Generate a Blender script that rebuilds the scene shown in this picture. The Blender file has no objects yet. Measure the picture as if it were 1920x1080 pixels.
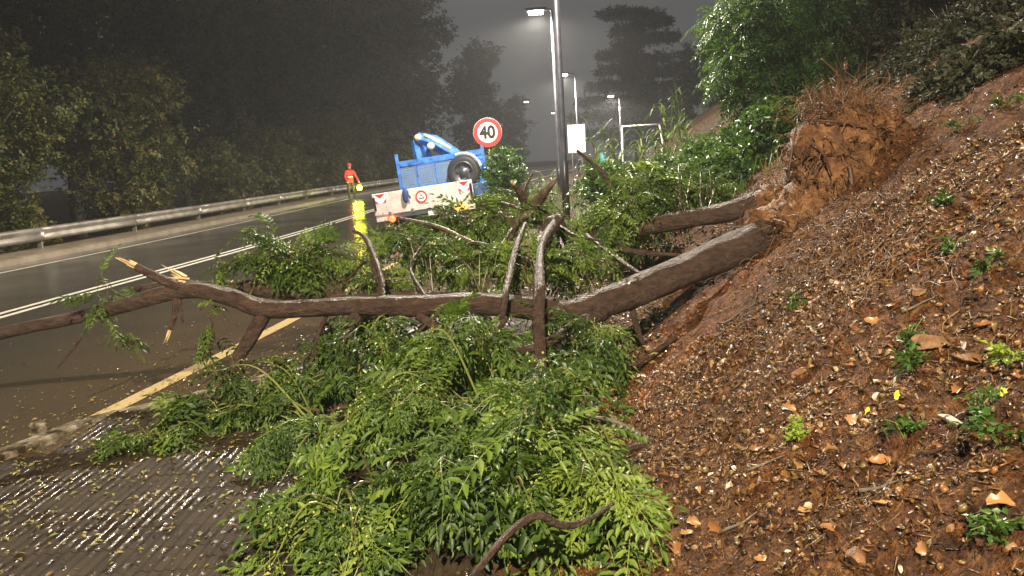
import bpy, bmesh, math, random
import numpy as np
from mathutils import Vector, Matrix, noise as mnoise

random.seed(7)
RNG = np.random.default_rng(7)
SC = bpy.context.scene
COL = SC.collection
PI = math.pi

# ------------------------------------------------------------------ camera
CAM_H, PITCH, ROLL, FPX = 1.6, math.radians(9.55), math.radians(3.4), 1450.0
cF = np.array([0, math.cos(PITCH), -math.sin(PITCH)])
cU0 = np.array([0, math.sin(PITCH), math.cos(PITCH)])
cR0 = np.array([1.0, 0, 0])
cR = math.cos(ROLL) * cR0 - math.sin(ROLL) * cU0
cU = math.sin(ROLL) * cR0 + math.cos(ROLL) * cU0
cam_data = bpy.data.cameras.new('camera')
cam = bpy.data.objects.new('camera', cam_data)
COL.objects.link(cam)
cam_data.sensor_width = 36.0
cam_data.lens = FPX / 1920 * 36.0
cam_data.clip_end = 1500
cam.matrix_world = Matrix(((cR[0], cU[0], -cF[0], 0), (cR[1], cU[1], -cF[1], 0), (cR[2], cU[2], -cF[2], CAM_H), (0, 0, 0, 1)))
SC.camera = cam

# ------------------------------------------------------------------ sky, faint cloud glow, exposure
world = bpy.data.worlds.new('World')
SC.world = world
world.use_nodes = True
wn = world.node_tree.nodes
wn['Background'].inputs[0].default_value = (0.058, 0.057, 0.059, 1)
wn['Background'].inputs[1].default_value = 1.6
sun_d = bpy.data.lights.new('sun', 'SUN')
sun_d.energy = 0.05
sun_d.angle = math.radians(40)
sun_d.color = (1.0, 0.95, 0.9)
sun = bpy.data.objects.new('sun', sun_d)
COL.objects.link(sun)
sun.rotation_euler = (math.radians(12), math.radians(8), 0)
SC.view_settings.view_transform = 'Standard'
SC.view_settings.look = 'None'
SC.view_settings.exposure = 0.0
SC.view_settings.gamma = 1.0
SC.cycles.use_denoising = True
SC.cycles.max_bounces = 6
SC.cycles.transparent_max_bounces = 6
SC.cycles.volume_bounces = 0
SC.cycles.sample_clamp_indirect = 4.0
SC.cycles.caustics_reflective = False
SC.cycles.caustics_refractive = False

LAMP_POWER = 9500.0
LAMP_COL = (1.0, 0.90, 0.74)
HAZE_DENSITY = 0.0013

# ------------------------------------------------------------------ helpers
def at(px, py, Y):
    """world point seen at photo pixel (px, py) that lies at distance Y ahead"""
    d = cR * (px - 960) / FPX + cU * (540 - py) / FPX + cF
    t = Y / d[1]
    return np.array([0, 0, CAM_H]) + t * d

def ground_at(px, py, z=0.0):
    d = cR * (px - 960) / FPX + cU * (540 - py) / FPX + cF
    t = (z - CAM_H) / d[2]
    return np.array([0, 0, CAM_H]) + t * d

def tag(o, label=None, cat=None, group=None, kind=None):
    if label: o['label'] = label
    if cat: o['category'] = cat
    if group: o['group'] = group
    if kind: o['kind'] = kind
    return o

def empty(name, loc, label=None, cat=None, group=None):
    o = bpy.data.objects.new(name, None)
    o.empty_display_size = 0.1
    COL.objects.link(o)
    o.location = Vector(loc)
    return tag(o, label, cat, group)

class MB:
    def __init__(self):
        self.v, self.f, self.m, self.r = [], [], [], []
    def add(self, verts, faces, mi=0, rnd=0.5):
        b = len(self.v)
        self.v.extend([tuple(map(float, p)) for p in verts])
        self.r.extend([rnd] * len(verts))
        for f in faces:
            self.f.append(tuple(b + i for i in f)); self.m.append(mi)
        return self
    def box(self, c, s, rot=None, mi=0, taper=1.0, bev=0.0):
        c = Vector(c); hx, hy, hz = s[0] / 2, s[1] / 2, s[2] / 2
        if bev <= 0:
            vs = [Vector((x * hx * (taper if z > 0 else 1), y * hy * (taper if z > 0 else 1), z * hz)) for z in (-1, 1) for y in (-1, 1) for x in (-1, 1)]
            fs = [(0, 2, 3, 1), (4, 5, 7, 6), (0, 1, 5, 4), (2, 6, 7, 3), (0, 4, 6, 2), (1, 3, 7, 5)]
        else:
            bm = bmesh.new(); bmesh.ops.create_cube(bm, size=1)
            for v in bm.verts: v.co = Vector((v.co.x * s[0], v.co.y * s[1], v.co.z * s[2]))
            bmesh.ops.bevel(bm, geom=bm.edges[:], offset=bev, segments=2, affect='EDGES', profile=0.6)
            vs = [v.co.copy() for v in bm.verts]; bm.verts.index_update()
            fs = [tuple(v.index for v in f.verts) for f in bm.faces]; bm.free()
        if rot is not None: vs = [rot @ v for v in vs]
        return self.add([v + c for v in vs], fs, mi)
    def tube(self, pts, rad, seg=8, mi=0, cap=True, rnd=0.5, rough=0.0):
        pts = [Vector(p) for p in pts]; n = len(pts)
        if not hasattr(rad, '__len__'): rad = [rad] * n
        b = len(self.v); prev = None
        for i, p in enumerate(pts):
            t = (pts[min(i + 1, n - 1)] - pts[max(i - 1, 0)])
            if t.length < 1e-9: t = Vector((0, 0, 1))
            t.normalize()
            if prev is None:
                a = Vector((0, 0, 1)) if abs(t.z) < 0.9 else Vector((1, 0, 0))
                x = t.cross(a).normalized()
            else:
                x = (prev - t * prev.dot(t))
                x = x.normalized() if x.length > 1e-6 else t.orthogonal().normalized()
            prev = x; y = t.cross(x)
            for k in range(seg):
                a = 2 * PI * k / seg
                r = rad[i]
                if rough: r *= 1 + rough * mnoise.noise(Vector((p.x * 5 + math.cos(a) * 1.3, p.y * 5 + math.sin(a) * 1.3, p.z * 5))) * 1.5
                self.v.append(tuple(p + (x * math.cos(a) + y * math.sin(a)) * r)); self.r.append(rnd)
        for i in range(n - 1):
            for k in range(seg):
                k2 = (k + 1) % seg
                self.f.append((b + i * seg + k, b + i * seg + k2, b + (i + 1) * seg + k2, b + (i + 1) * seg + k)); self.m.append(mi)
        if cap:
            self.f.append(tuple(b + k for k in reversed(range(seg)))); self.m.append(mi)
            self.f.append(tuple(b + (n - 1) * seg + k for k in range(seg))); self.m.append(mi)
        return self
    def lathe(self, prof, c=(0, 0, 0), axis=None, seg=24, mi=0):
        """prof: (radius, height) pairs turned round the local z axis"""
        M = axis.to_matrix() if axis is not None else Matrix.Identity(3)
        b = len(self.v); c = Vector(c)
        for r, h in prof:
            for k in range(seg):
                a = 2 * PI * k / seg
                self.v.append(tuple(c + M @ Vector((r * math.cos(a), r * math.sin(a), h)))); self.r.append(0.5)
        for i in range(len(prof) - 1):
            for k in range(seg):
                k2 = (k + 1) % seg
                self.f.append((b + i * seg + k, b + i * seg + k2, b + (i + 1) * seg + k2, b + (i + 1) * seg + k)); self.m.append(mi)
        return self
    def build(self, name, mats, parent=None, smooth=False, origin=None):
        me = bpy.data.meshes.new(name)
        vs = self.v
        if origin is not None:
            vs = [(v[0] - origin[0], v[1] - origin[1], v[2] - origin[2]) for v in vs]
        me.from_pydata(vs, [], self.f)
        if not isinstance(mats, (list, tuple)): mats = [mats]
        for m in mats: me.materials.append(m)
        me.polygons.foreach_set('material_index', self.m)
        at_ = me.attributes.new('rnd', 'FLOAT', 'POINT'); at_.data.foreach_set('value', self.r)
        if smooth: me.polygons.foreach_set('use_smooth', [True] * len(me.polygons))
        me.update()
        o = bpy.data.objects.new(name, me); COL.objects.link(o)
        if parent is not None:
            o.parent = parent
        if origin is not None and parent is None: o.location = Vector(origin)
        return o

def np_mesh(name, V, faces, rnd, mat, parent=None, loc=None, smooth=False):
    """faces: (N,3) or (N,4) array, V: (M,3), rnd: (M,)"""
    me = bpy.data.meshes.new(name)
    k = faces.shape[1]
    me.vertices.add(len(V)); me.vertices.foreach_set('co', V.astype(np.float32).ravel())
    me.loops.add(len(faces) * k); me.loops.foreach_set('vertex_index', faces.astype(np.int32).ravel())
    me.polygons.add(len(faces)); me.polygons.foreach_set('loop_start', np.arange(0, len(faces) * k, k, dtype=np.int32))
    me.update(calc_edges=True)
    a = me.attributes.new('rnd', 'FLOAT', 'POINT'); a.data.foreach_set('value', rnd.astype(np.float32))
    me.materials.append(mat)
    if smooth: me.polygons.foreach_set('use_smooth', [True] * len(faces))
    o = bpy.data.objects.new(name, me); COL.objects.link(o)
    if parent is not None: o.parent = parent
    if loc is not None: o.location = Vector(loc)
    return o

def spline(pts, n=8):
    """catmull-rom through pts (any dimension), n samples a span"""
    P = [np.array(p, float) for p in pts]
    P = [2 * P[0] - P[1]] + P + [2 * P[-1] - P[-2]]
    out = []
    for i in range(1, len(P) - 2):
        for k in range(n):
            t = k / n
            out.append(0.5 * ((2 * P[i]) + (P[i + 1] - P[i - 1]) * t + (2 * P[i - 1] - 5 * P[i] + 4 * P[i + 1] - P[i + 2]) * t * t + (3 * P[i] - P[i - 1] - 3 * P[i + 1] + P[i + 2]) * t ** 3))
    out.append(P[-2])
    return out

def curve_y(keys):
    ys = np.arange(-45, 260, 0.5)
    k = np.array(keys, float)
    v = np.interp(ys, k[:, 0], k[:, 1])
    for w in (5, 9):
        ker = np.ones(w) / w
        v = np.convolve(np.pad(v, w, mode='edge'), ker, 'same')[w:-w]
    return lambda y: np.interp(y, ys, v)

# ------------------------------------------------------------------ materials
def mat(name, base=(0.5, 0.5, 0.5), rough=0.5, metal=0.0, emit=None, estr=0.0, spec=0.5):
    m = bpy.data.materials.new(name); m.use_nodes = True
    b = m.node_tree.nodes['Principled BSDF']
    b.inputs['Base Color'].default_value = (*base, 1); b.inputs['Roughness'].default_value = rough
    b.inputs['Metallic'].default_value = metal; b.inputs['Specular IOR Level'].default_value = spec
    if emit:
        b.inputs['Emission Color'].default_value = (*emit, 1); b.inputs['Emission Strength'].default_value = estr
    return m

class NT:
    def __init__(self, m):
        self.m = m; self.t = m.node_tree; self.b = self.t.nodes['Principled BSDF']
    def n(self, typ, **kw):
        nd = self.t.nodes.new(typ)
        for k, v in kw.items():
            if k.startswith('i_'):
                nd.inputs[k[2:]].default_value = v
            else: setattr(nd, k, v)
        return nd
    def l(self, a, b): self.t.links.new(a, b)
    def coord(self, which='Object', scale=None):
        c = self.n('ShaderNodeTexCoord').outputs[which]
        if scale is not None:
            mp = self.n('ShaderNodeMapping'); mp.inputs['Scale'].default_value = scale
            self.l(c, mp.inputs[0]); return mp.outputs[0]
        return c
    def pos(self):
        return self.n('ShaderNodeNewGeometry').outputs['Position']
    def noise(self, vec, scale, detail=5, rough=0.55):
        nd = self.n('ShaderNodeTexNoise'); nd.inputs['Scale'].default_value = scale
        nd.inputs['Detail'].default_value = detail; nd.inputs['Roughness'].default_value = rough
        self.l(vec, nd.inputs['Vector']); return nd.outputs['Fac']
    def ramp(self, fac, stops, interp='LINEAR'):
        nd = self.n('ShaderNodeValToRGB'); nd.color_ramp.interpolation = interp
        e = nd.color_ramp.elements
        while len(e) < len(stops): e.new(0.5)
        for x, (p, c) in zip(e, stops):
            x.position = p; x.color = (*c, 1) if len(c) == 3 else c
        self.l(fac, nd.inputs[0]); return nd.outputs[0]
    def math(self, op, a, b=None, clamp=False):
        nd = self.n('ShaderNodeMath', operation=op); nd.use_clamp = clamp
        for i, x in enumerate((a, b)):
            if x is None: continue
            if isinstance(x, (int, float)): nd.inputs[i].default_value = x
            else: self.l(x, nd.inputs[i])
        return nd.outputs[0]
    def mix(self, fac, a, b, blend='MIX'):
        nd = self.n('ShaderNodeMix', data_type='RGBA', blend_type=blend)
        for s, x in ((nd.inputs[0], fac), (nd.inputs[6], a), (nd.inputs[7], b)):
            if isinstance(x, (int, float)): s.default_value = x
            elif isinstance(x, tuple): s.default_value = (*x, 1) if len(x) == 3 else x
            else: self.l(x, s)
        return nd.outputs[2]
    def bump(self, h, strength=0.4, dist=0.02):
        nd = self.n('ShaderNodeBump'); nd.inputs['Strength'].default_value = strength; nd.inputs['Distance'].default_value = dist
        self.l(h, nd.inputs['Height']); self.l(nd.outputs[0], self.b.inputs['Normal'])
    def rnd(self):
        a = self.n('ShaderNodeAttribute', attribute_name='rnd').outputs['Fac']
        o = self.n('ShaderNodeObjectInfo').outputs['Color']
        sp = self.n('ShaderNodeSeparateColor'); self.l(o, sp.inputs[0])
        s = self.math('ADD', a, sp.outputs[0])
        return self.math('SUBTRACT', s, 1.0, True)
    def base(self, c): self.l(c, self.b.inputs['Base Color'])
    def rough(self, c): self.l(c, self.b.inputs['Roughness'])

def leaf_mat(name, stops, rough=0.34, trans=0.3, tcol=(0.18, 0.30, 0.03)):
    m = mat(name, rough=rough, spec=0.4); t = NT(m)
    c = t.ramp(t.rnd(), stops)
    n = t.noise(t.coord('Object'), 60, 2)
    c = t.mix(0.35, c, t.mix(n, (0.35, 0.35, 0.3), (1.1, 1.1, 1.0)), 'MULTIPLY')
    t.base(c); t.rough(t.ramp(t.noise(t.coord('Object'), 35, 2), [(0.35, (rough - .06,) * 3), (0.65, (rough + .22,) * 3)]))
    tr = t.n('ShaderNodeBsdfTranslucent'); t.l(t.mix(0.5, c, tcol), tr.inputs[0])
    ms = t.n('ShaderNodeMixShader'); ms.inputs[0].default_value = trans
    out = t.t.nodes['Material Output']
    t.l(t.b.outputs[0], ms.inputs[1]); t.l(tr.outputs[0], ms.inputs[2]); t.l(ms.outputs[0], out.inputs[0])
    return m

def make_materials():
    M = {}
    # asphalt: wet, with a film of muddy run-off towards the right edge
    m = mat('wet_asphalt', rough=0.3); t = NT(m); p = t.pos()
    n1 = t.noise(p, 0.35, 6); n2 = t.noise(p, 90, 3); n3 = t.noise(p, 1.6, 5)
    asph = t.mix(n2, (0.022, 0.020, 0.018), (0.055, 0.050, 0.044))
    mud = t.mix(n3, (0.060, 0.042, 0.025), (0.105, 0.072, 0.040))
    sx = t.n('ShaderNodeSeparateXYZ'); t.l(p, sx.inputs[0])
    e = t.math('ADD', sx.outputs[0], t.math('MULTIPLY', t.math('SUBTRACT', n1, 0.5), 3.5))
    e = t.math('SUBTRACT', e, t.math('MULTIPLY', sx.outputs[1], 0.12))
    fac = t.n('ShaderNodeMapRange'); fac.inputs[1].default_value = -6.3; fac.inputs[2].default_value = -3.0
    t.l(e, fac.inputs[0])
    t.base(t.mix(t.math('ADD', t.math('MULTIPLY', fac.outputs[0], 0.75), 0.08, True), asph, mud))
    t.rough(t.n('ShaderNodeMapRange').outputs[0])
    mr = t.t.nodes[-1]
    mr.inputs[1].default_value = 0.35; mr.inputs[2].default_value = 0.65; mr.inputs[3].default_value = 0.10; mr.inputs[4].default_value = 0.27
    t.l(n1, mr.inputs[0])
    t.bump(t.math('ADD', n2, t.math('MULTIPLY', t.noise(p, 14, 2), 0.5)), 0.11, 0.01)
    M['asphalt'] = m
    # white / yellowed paint
    for nm, c in (('white_paint', (0.72, 0.70, 0.60)), ('muddy_paint', (0.50, 0.38, 0.19))):
        m = mat(nm, rough=0.3); t = NT(m); p = t.pos(); n = t.noise(p, 7, 8, 0.7)
        t.base(t.ramp(n, [(0.30, tuple(x * 0.35 for x in c)), (0.45, c), (1.0, c)])); t.bump(t.noise(p, 80, 2), 0.1, 0.01); M[nm] = m
    # concrete
    m = mat('concrete', rough=0.5); t = NT(m); p = t.pos(); n = t.noise(p, 2.5, 8, 0.65)
    t.base(t.ramp(n, [(0.3, (0.13, 0.10, 0.07)), (0.7, (0.28, 0.23, 0.165))])); t.bump(t.noise(p, 50, 4), 0.3, 0.01); M['concrete'] = m
    m = mat('kerb_stone', rough=0.38); t = NT(m); p = t.pos(); n = t.noise(p, 9, 8, 0.7)
    t.base(t.ramp(n, [(0.42, (0.035, 0.024, 0.014)), (0.54, (0.20, 0.165, 0.12)), (0.75, (0.50, 0.47, 0.41))])); t.bump(t.noise(p, 60, 4), 0.4, 0.01); M['kerb'] = m
    m = mat('paver', rough=0.2, spec=0.35); t = NT(m); p = t.pos(); n = t.noise(p, 5, 8, 0.7)
    rn = t.n('ShaderNodeObjectInfo').outputs['Random']
    c = t.ramp(n, [(0.3, (0.012, 0.008, 0.004)), (0.7, (0.040, 0.026, 0.014))])
    t.base(t.mix(0.5, c, t.mix(rn, (0.5, 0.45, 0.4), (1.3, 1.3, 1.25)), 'MULTIPLY'))
    md = t.math('ADD', t.math('MULTIPLY', t.noise(p, 2.2, 4, 0.6), .5), t.math('MULTIPLY', t.noise(p, 17, 3, 0.6), .5))
    t.rough(t.ramp(md, [(0.44, (0.13, 0.13, 0.13)), (0.50, (0.8, 0.8, 0.8))])); t.bump(t.noise(p, 75, 3), 0.5, 0.006); M['paver'] = m
    m = mat('mud_bed', rough=0.75, spec=0.2); t = NT(m); p = t.pos(); n = t.noise(p, 8, 8, 0.7); t.base(t.ramp(n, [(0.3, (0.022, 0.013, 0.007)), (0.7, (0.085, 0.052, 0.026))])); t.bump(n, 0.8, 0.02); M['mud_bed'] = m
    # clay ground
    m = mat('clay_ground', rough=0.5, spec=0.22); t = NT(m); p = t.pos()
    n1 = t.noise(p, 1.1, 6); n2 = t.noise(p, 14, 8, 0.7); n3 = t.noise(p, 70, 4)
    clay = t.ramp(n2, [(0.36, (0.05, 0.016, 0.004)), (0.5, (0.18, 0.064, 0.016)), (0.64, (0.32, 0.13, 0.036))])
    hum = t.ramp(n2, [(0.37, (0.012, 0.006, 0.002)), (0.5, (0.060, 0.029, 0.010)), (0.64, (0.16, 0.080, 0.027))])
    a = t.n('ShaderNodeAttribute', attribute_name='clay').outputs['Fac']
    f = t.math('ADD', a, t.math('MULTIPLY', t.math('SUBTRACT', n1, 0.5), 0.9), True)
    t.base(t.mix(0.75, t.mix(f, hum, clay), t.ramp(t.noise(p, 48, 6, 0.75), [(0.36, (0.25, 0.22, 0.2)), (0.5, (0.8, 0.8, 0.8)), (0.66, (1.5, 1.5, 1.5))]), 'MULTIPLY'))
    t.rough(t.ramp(n2, [(0.3, (0.85, 0.85, 0.85)), (0.8, (0.55, 0.55, 0.55))]))
    t.bump(t.math('ADD', n2, t.math('MULTIPLY', n3, 0.6)), 1.0, 0.07)
    M['clay'] = m
    # root ball soil
    m = mat('root_soil', rough=0.55); t = NT(m); p = t.pos()
    n2 = t.noise(p, 9, 8, 0.72); n3 = t.noise(p, 45, 5)
    t.base(t.ramp(n2, [(0.33, (0.05, 0.020, 0.007)), (0.5, (0.18, 0.078, 0.026)), (0.66, (0.36, 0.18, 0.068))]))
    t.bump(t.math('ADD', n2, t.math('MULTIPLY', n3, 0.5)), 1.0, 0.05); M['soil'] = m
    # bark
    m = mat('wet_bark', rough=0.36); t = NT(m); p = t.pos()
    g = t.coord('Object', (5, 11, 11)); n1 = t.noise(g, 2.4, 8, 0.72); n2 = t.noise(p, 38, 6, 0.7)
    t.base(t.ramp(n1, [(0.32, (0.020, 0.010, 0.007)), (0.46, (0.052, 0.029, 0.020)), (0.60, (0.090, 0.055, 0.038)), (0.78, (0.17, 0.12, 0.085))]))
    t.rough(t.ramp(n1, [(0.35, (0.55, 0.55, 0.55)), (0.7, (0.27, 0.27, 0.27))]))
    t.bump(t.math('ADD', n1, t.math('MULTIPLY', n2, 0.7)), 1.0, 0.032); M['bark'] = m
    m = mat('pale_bark', rough=0.45); t = NT(m); n1 = t.noise(t.pos(), 16, 8, 0.7)
    t.base(t.ramp(n1, [(0.35, (0.035, 0.024, 0.015)), (0.55, (0.12, 0.09, 0.06)), (0.75, (0.30, 0.25, 0.17))])); t.bump(n1, 0.6, 0.02); M['pale_bark'] = m
    m = mat('broken_wood', rough=0.5); t = NT(m); n1 = t.noise(t.pos(), 30, 5)
    t.base(t.ramp(n1, [(0.3, (0.42, 0.27, 0.11)), (0.7, (0.72, 0.56, 0.30))])); t.bump(n1, 0.6, 0.01); M['wood'] = m
    m = mat('root_fibre', rough=0.55); t = NT(m); t.base(t.ramp(t.rnd(), [(0, (0.035, 0.016, 0.007)), (0.5, (0.115, 0.052, 0.019)), (1, (0.22, 0.115, 0.046))])); M['root'] = m
    m = mat('far_bark', rough=0.7); t = NT(m); t.base(t.ramp(t.noise(t.pos(), 6, 5), [(0.3, (0.03, 0.024, 0.018)), (0.7, (0.09, 0.072, 0.055))])); M['far_bark'] = m
    m = mat('green_stem', rough=0.4); t = NT(m); t.base(t.ramp(t.rnd(), [(0, (0.09, 0.13, 0.025)), (0.6, (0.19, 0.21, 0.055)), (1, (0.075, 0.050, 0.024))])); M['stem'] = m
    M['leaf'] = leaf_mat('fallen_leaf', [(0, (0.022, 0.050, 0.009)), (0.3, (0.058, 0.110, 0.014)), (0.62, (0.130, 0.205, 0.026)), (1.0, (0.26, 0.33, 0.055))], 0.44, 0.30)
    M['leaf_small'] = leaf_mat('shrub_leaf', [(0, (0.020, 0.055, 0.012)), (0.5, (0.045, 0.11, 0.022)), (1.0, (0.10, 0.17, 0.035))], 0.30, 0.25)
    M['leaf_lime'] = leaf_mat('lime_leaf', [(0, (0.13, 0.22, 0.02)), (1.0, (0.28, 0.36, 0.04))], 0.35, 0.3)
    M['leaf_autumn'] = leaf_mat('roadside_leaf', [(0, (0.016, 0.028, 0.007)), (0.35, (0.058, 0.080, 0.017)), (0.65, (0.13, 0.14, 0.030)), (1.0, (0.24, 0.185, 0.045))], 0.4, 0.2, (0.2, 0.17, 0.04))
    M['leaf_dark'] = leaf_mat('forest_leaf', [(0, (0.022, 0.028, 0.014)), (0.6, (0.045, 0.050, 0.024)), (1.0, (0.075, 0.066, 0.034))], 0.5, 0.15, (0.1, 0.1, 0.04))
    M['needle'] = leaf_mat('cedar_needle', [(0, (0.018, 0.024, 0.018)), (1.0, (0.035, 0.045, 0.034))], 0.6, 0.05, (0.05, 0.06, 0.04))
    M['reed'] = leaf_mat('reed_blade', [(0, (0.05, 0.10, 0.02)), (0.6, (0.11, 0.16, 0.04)), (1.0, (0.20, 0.20, 0.08))], 0.4, 0.25)
    M['grass'] = leaf_mat('grass_blade', [(0, (0.05, 0.10, 0.02)), (0.6, (0.11, 0.17, 0.04)), (1.0, (0.24, 0.22, 0.09))], 0.4, 0.25)
    m = mat('yellow_litter', rough=0.35); t = NT(m); t.base(t.ramp(t.rnd(), [(0, (0.07, 0.10, 0.02)), (0.4, (0.18, 0.18, 0.045)), (0.7, (0.30, 0.25, 0.08)), (1.0, (0.14, 0.085, 0.035))])); M['litter_y'] = m
    m = mat('brown_litter', rough=0.4); t = NT(m)
    t.base(t.ramp(t.rnd(), [(0, (0.022, 0.010, 0.004)), (0.25, (0.070, 0.032, 0.010)), (0.45, (0.14, 0.068, 0.021)), (0.62, (0.125, 0.085, 0.025)), (0.74, (0.20, 0.11, 0.040)), (0.86, (0.20, 0.072, 0.018)), (0.95, (0.28, 0.19, 0.095)), (1.0, (0.55, 0.47, 0.33))])); M['litter_b'] = m
    m = mat('dead_leaf', rough=0.38); t = NT(m); n = t.noise(t.coord('Object'), 22, 5)
    t.base(t.mix(0.5, t.ramp(t.n('ShaderNodeObjectInfo').outputs['Random'], [(0, (0.20, 0.085, 0.028)), (0.5, (0.32, 0.15, 0.05)), (1.0, (0.40, 0.24, 0.10))]), t.mix(n, (0.4, 0.35, 0.3), (1.2, 1.2, 1.2)), 'MULTIPLY')); M['dead_leaf'] = m
    for nm, a, b in (('stone_brown', (0.085, 0.040, 0.016), (0.25, 0.125, 0.05)), ('stone_pale', (0.40, 0.34, 0.25), (0.62, 0.57, 0.47))):
        m = mat(nm, rough=0.42); t = NT(m); n = t.noise(t.coord('Object'), 14, 8, 0.7); t.base(t.ramp(n, [(0.3, a), (0.7, b)])); t.bump(n, 0.6, 0.02); M[nm] = m
    m = mat('berry', (0.25, 0.30, 0.065), 0.25); M['berry'] = m
    m = mat('galvanised', (0.38, 0.36, 0.33), 0.5, 0.5); t = NT(m); n = t.noise(t.pos(), 3, 6); t.base(t.ramp(n, [(0.3, (0.15, 0.13, 0.11)), (0.7, (0.34, 0.31, 0.27))])); M['steel'] = m
    m = mat('lamp_pole_paint', (0.20, 0.20, 0.22), 0.3, 0.6); t = NT(m); n = t.noise(t.pos(), 4, 5); t.base(t.ramp(n, [(0.3, (0.05, 0.05, 0.06)), (0.7, (0.11, 0.11, 0.13))])); M['pole'] = m
    m = mat('truck_blue', (0.035, 0.16, 0.62), 0.3); t = NT(m); n = t.noise(t.pos(), 6, 6); t.base(t.ramp(n, [(0.34, (0.03, 0.09, 0.28)), (0.44, (0.05, 0.17, 0.52)), (0.62, (0.08, 0.25, 0.68))])); M['blue'] = m
    m = mat('tailboard_white', (0.62, 0.57, 0.56), 0.4); t = NT(m); n = t.noise(t.pos(), 5, 7, 0.7); t.base(t.ramp(n, [(0.3, (0.46, 0.39, 0.36)), (0.6, (0.68, 0.62, 0.61))])); M['board'] = m
    M['white'] = mat('white_enamel', (0.86, 0.85, 0.83), 0.35)
    M['red'] = mat('sign_red', (0.62, 0.035, 0.035), 0.35)
    M['black'] = mat('black_enamel', (0.012, 0.012, 0.012), 0.4)
    M['rubber'] = mat('rubber', (0.018, 0.018, 0.018), 0.6)
    M['glass'] = mat('dark_glass', (0.05, 0.06, 0.06), 0.12)
    m = mat('mesh_grey', (0.20, 0.27, 0.36), 0.4, 0.0); M['mesh'] = m
    M['chrome'] = mat('bare_metal', (0.66, 0.64, 0.60), 0.25, 0.9)
    M['cream'] = mat('cream_paint', (0.66, 0.60, 0.44), 0.4)
    M['lamp_on'] = mat('lit_lens', (1, 1, 1), 0.3, 0, (1.0, 0.95, 0.84), 160.0)
    M['lamp_far'] = mat('lit_far_lens', (1, 1, 1), 0.3, 0, (1.0, 0.94, 0.82), 10.0)
    M['amber'] = mat('lit_amber', (1, 0.3, 0.03), 0.3, 0, (1.0, 0.26, 0.03), 12.0)
    M['tail_red'] = mat('lit_red', (0.8, 0.05, 0.02), 0.3, 0, (1.0, 0.07, 0.02), 9.0)
    M['yellow_on'] = mat('lit_yellow', (1, 0.95, 0.05), 0.3, 0, (0.92, 1.0, 0.03), 34.0)
    M['jacket'] = mat('red_jacket', (0.72, 0.05, 0.04), 0.6)
    M['trousers'] = mat('dark_trousers', (0.02, 0.02, 0.025), 0.7)
    M['skin'] = mat('skin', (0.45, 0.26, 0.18), 0.5)
    M['helmet'] = mat('red_helmet', (0.75, 0.05, 0.05), 0.3)
    M['glove'] = mat('blue_glove', (0.03, 0.06, 0.19), 0.6)
    M['rim'] = mat('rim_paint', (0.10, 0.10, 0.11), 0.35, 0.5)
    M['teal'] = mat('teal_plastic', (0.05, 0.38, 0.42), 0.4)
    return M
M = make_materials()

# ------------------------------------------------------------------ road geometry
centre = curve_y([(-45, -10.2), (0, -7.3), (10, -6.52), (17, -5.7), (24, -5.15), (40, -4.35), (56, -2.2), (80, 2.6), (110, 11), (150, 25), (260, 70)])
toe = curve_y([(-45, -0.5), (0, 0.28), (2.7, 0.45), (5.5, 0.66), (8, 1.35), (12, 2.1), (17, 2.3), (25, 3.6), (40, 5.5), (56, 8.4), (80, 13.5), (110, 22), (150, 37), (260, 82)])
edge_off = curve_y([(-45, 3.75), (4, 3.85), (8.3, 4.3), (14, 4.35), (260, 4.35)])
CL, CLN = 0.0, 0.0

def fb(x, y, s, oc=4):
    return mnoise.fractal(Vector((x * s, y * s, 3.7)), 1.0, 2.0, oc)

def H(x, y, fine=True):
    t = float(toe(y)); c = float(centre(y)); e = c + float(edge_off(y))
    s = x - t
    if s > 0:
        # bank: steep, easing off up the hill
        z = 0.67 * s if s < 5.5 else 0.67 * 5.5 + (s - 5.5) * 0.42
        if s > 16: z = 0.67 * 5.5 + 10.5 * 0.42 + (s - 16) * 0.12
        z *= 1 - math.exp(-s * 3.0) * 0.6
        z += 0.10 * fb(x, y, 0.7) * min(1, s)
        if fine: z += (0.065 * fb(x, y, 3.6) + .02 * fb(x + 9, y, 11, 2)) * min(1, s * 2)
        verge = 0.07 + 0.24 * min(1, max(0, (y - 8) / 6)) * min(1, max(0, (40 - y) / 10))
        return z + verge
    if x > e - 0.1:
        k = min(1, max(0, (x - e) / max(0.3, t - e)))
        verge = 0.07 + 0.24 * min(1, max(0, (y - 8) / 6)) * min(1, max(0, (40 - y) / 10))
        return -0.03 + (verge + 0.03) * k * k + (0.02 * fb(x, y, 3.0) if fine else 0) * min(1, k * 4)
    if x > c - 5.6:
        return -0.12
    d = (c - 5.6) - x
    return -0.12 - min(0.5, 0.12 * d) + 0.1 * fb(x, y, 0.4) * min(1, d)

def hit(px, py, y0=1.5, y1=60):
    d = cR * (px - 960) / FPX + cU * (540 - py) / FPX + cF
    y = y0
    while y < y1:
        p = np.array([0, 0, CAM_H]) + d * (y / d[1])
        if p[2] < H(p[0], p[1]): return p
        y += 0.02 * max(1, y / 6)
    return None

def surf(p):
    e = .05; x, y = p[0], p[1]; z = H(x, y); n = np.array([-(H(x + e, y) - z) / e, -(H(x, y + e) - z) / e, 1.0]); return np.array([x, y, z]), n / np.linalg.norm(n)


def graded(a, b, fine_a, fine_b, h, g=1.13, hmax=6):
    out = list(np.arange(fine_a, fine_b + 1e-6, h))
    x, s = fine_b, h
    while x < b:
        s = min(hmax, s * g); x += s; out.append(x)
    x, s = fine_a, h
    while x > a:
        s = min(hmax, s * g); x -= s; out.insert(0, x)
    return np.array(out)

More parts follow.
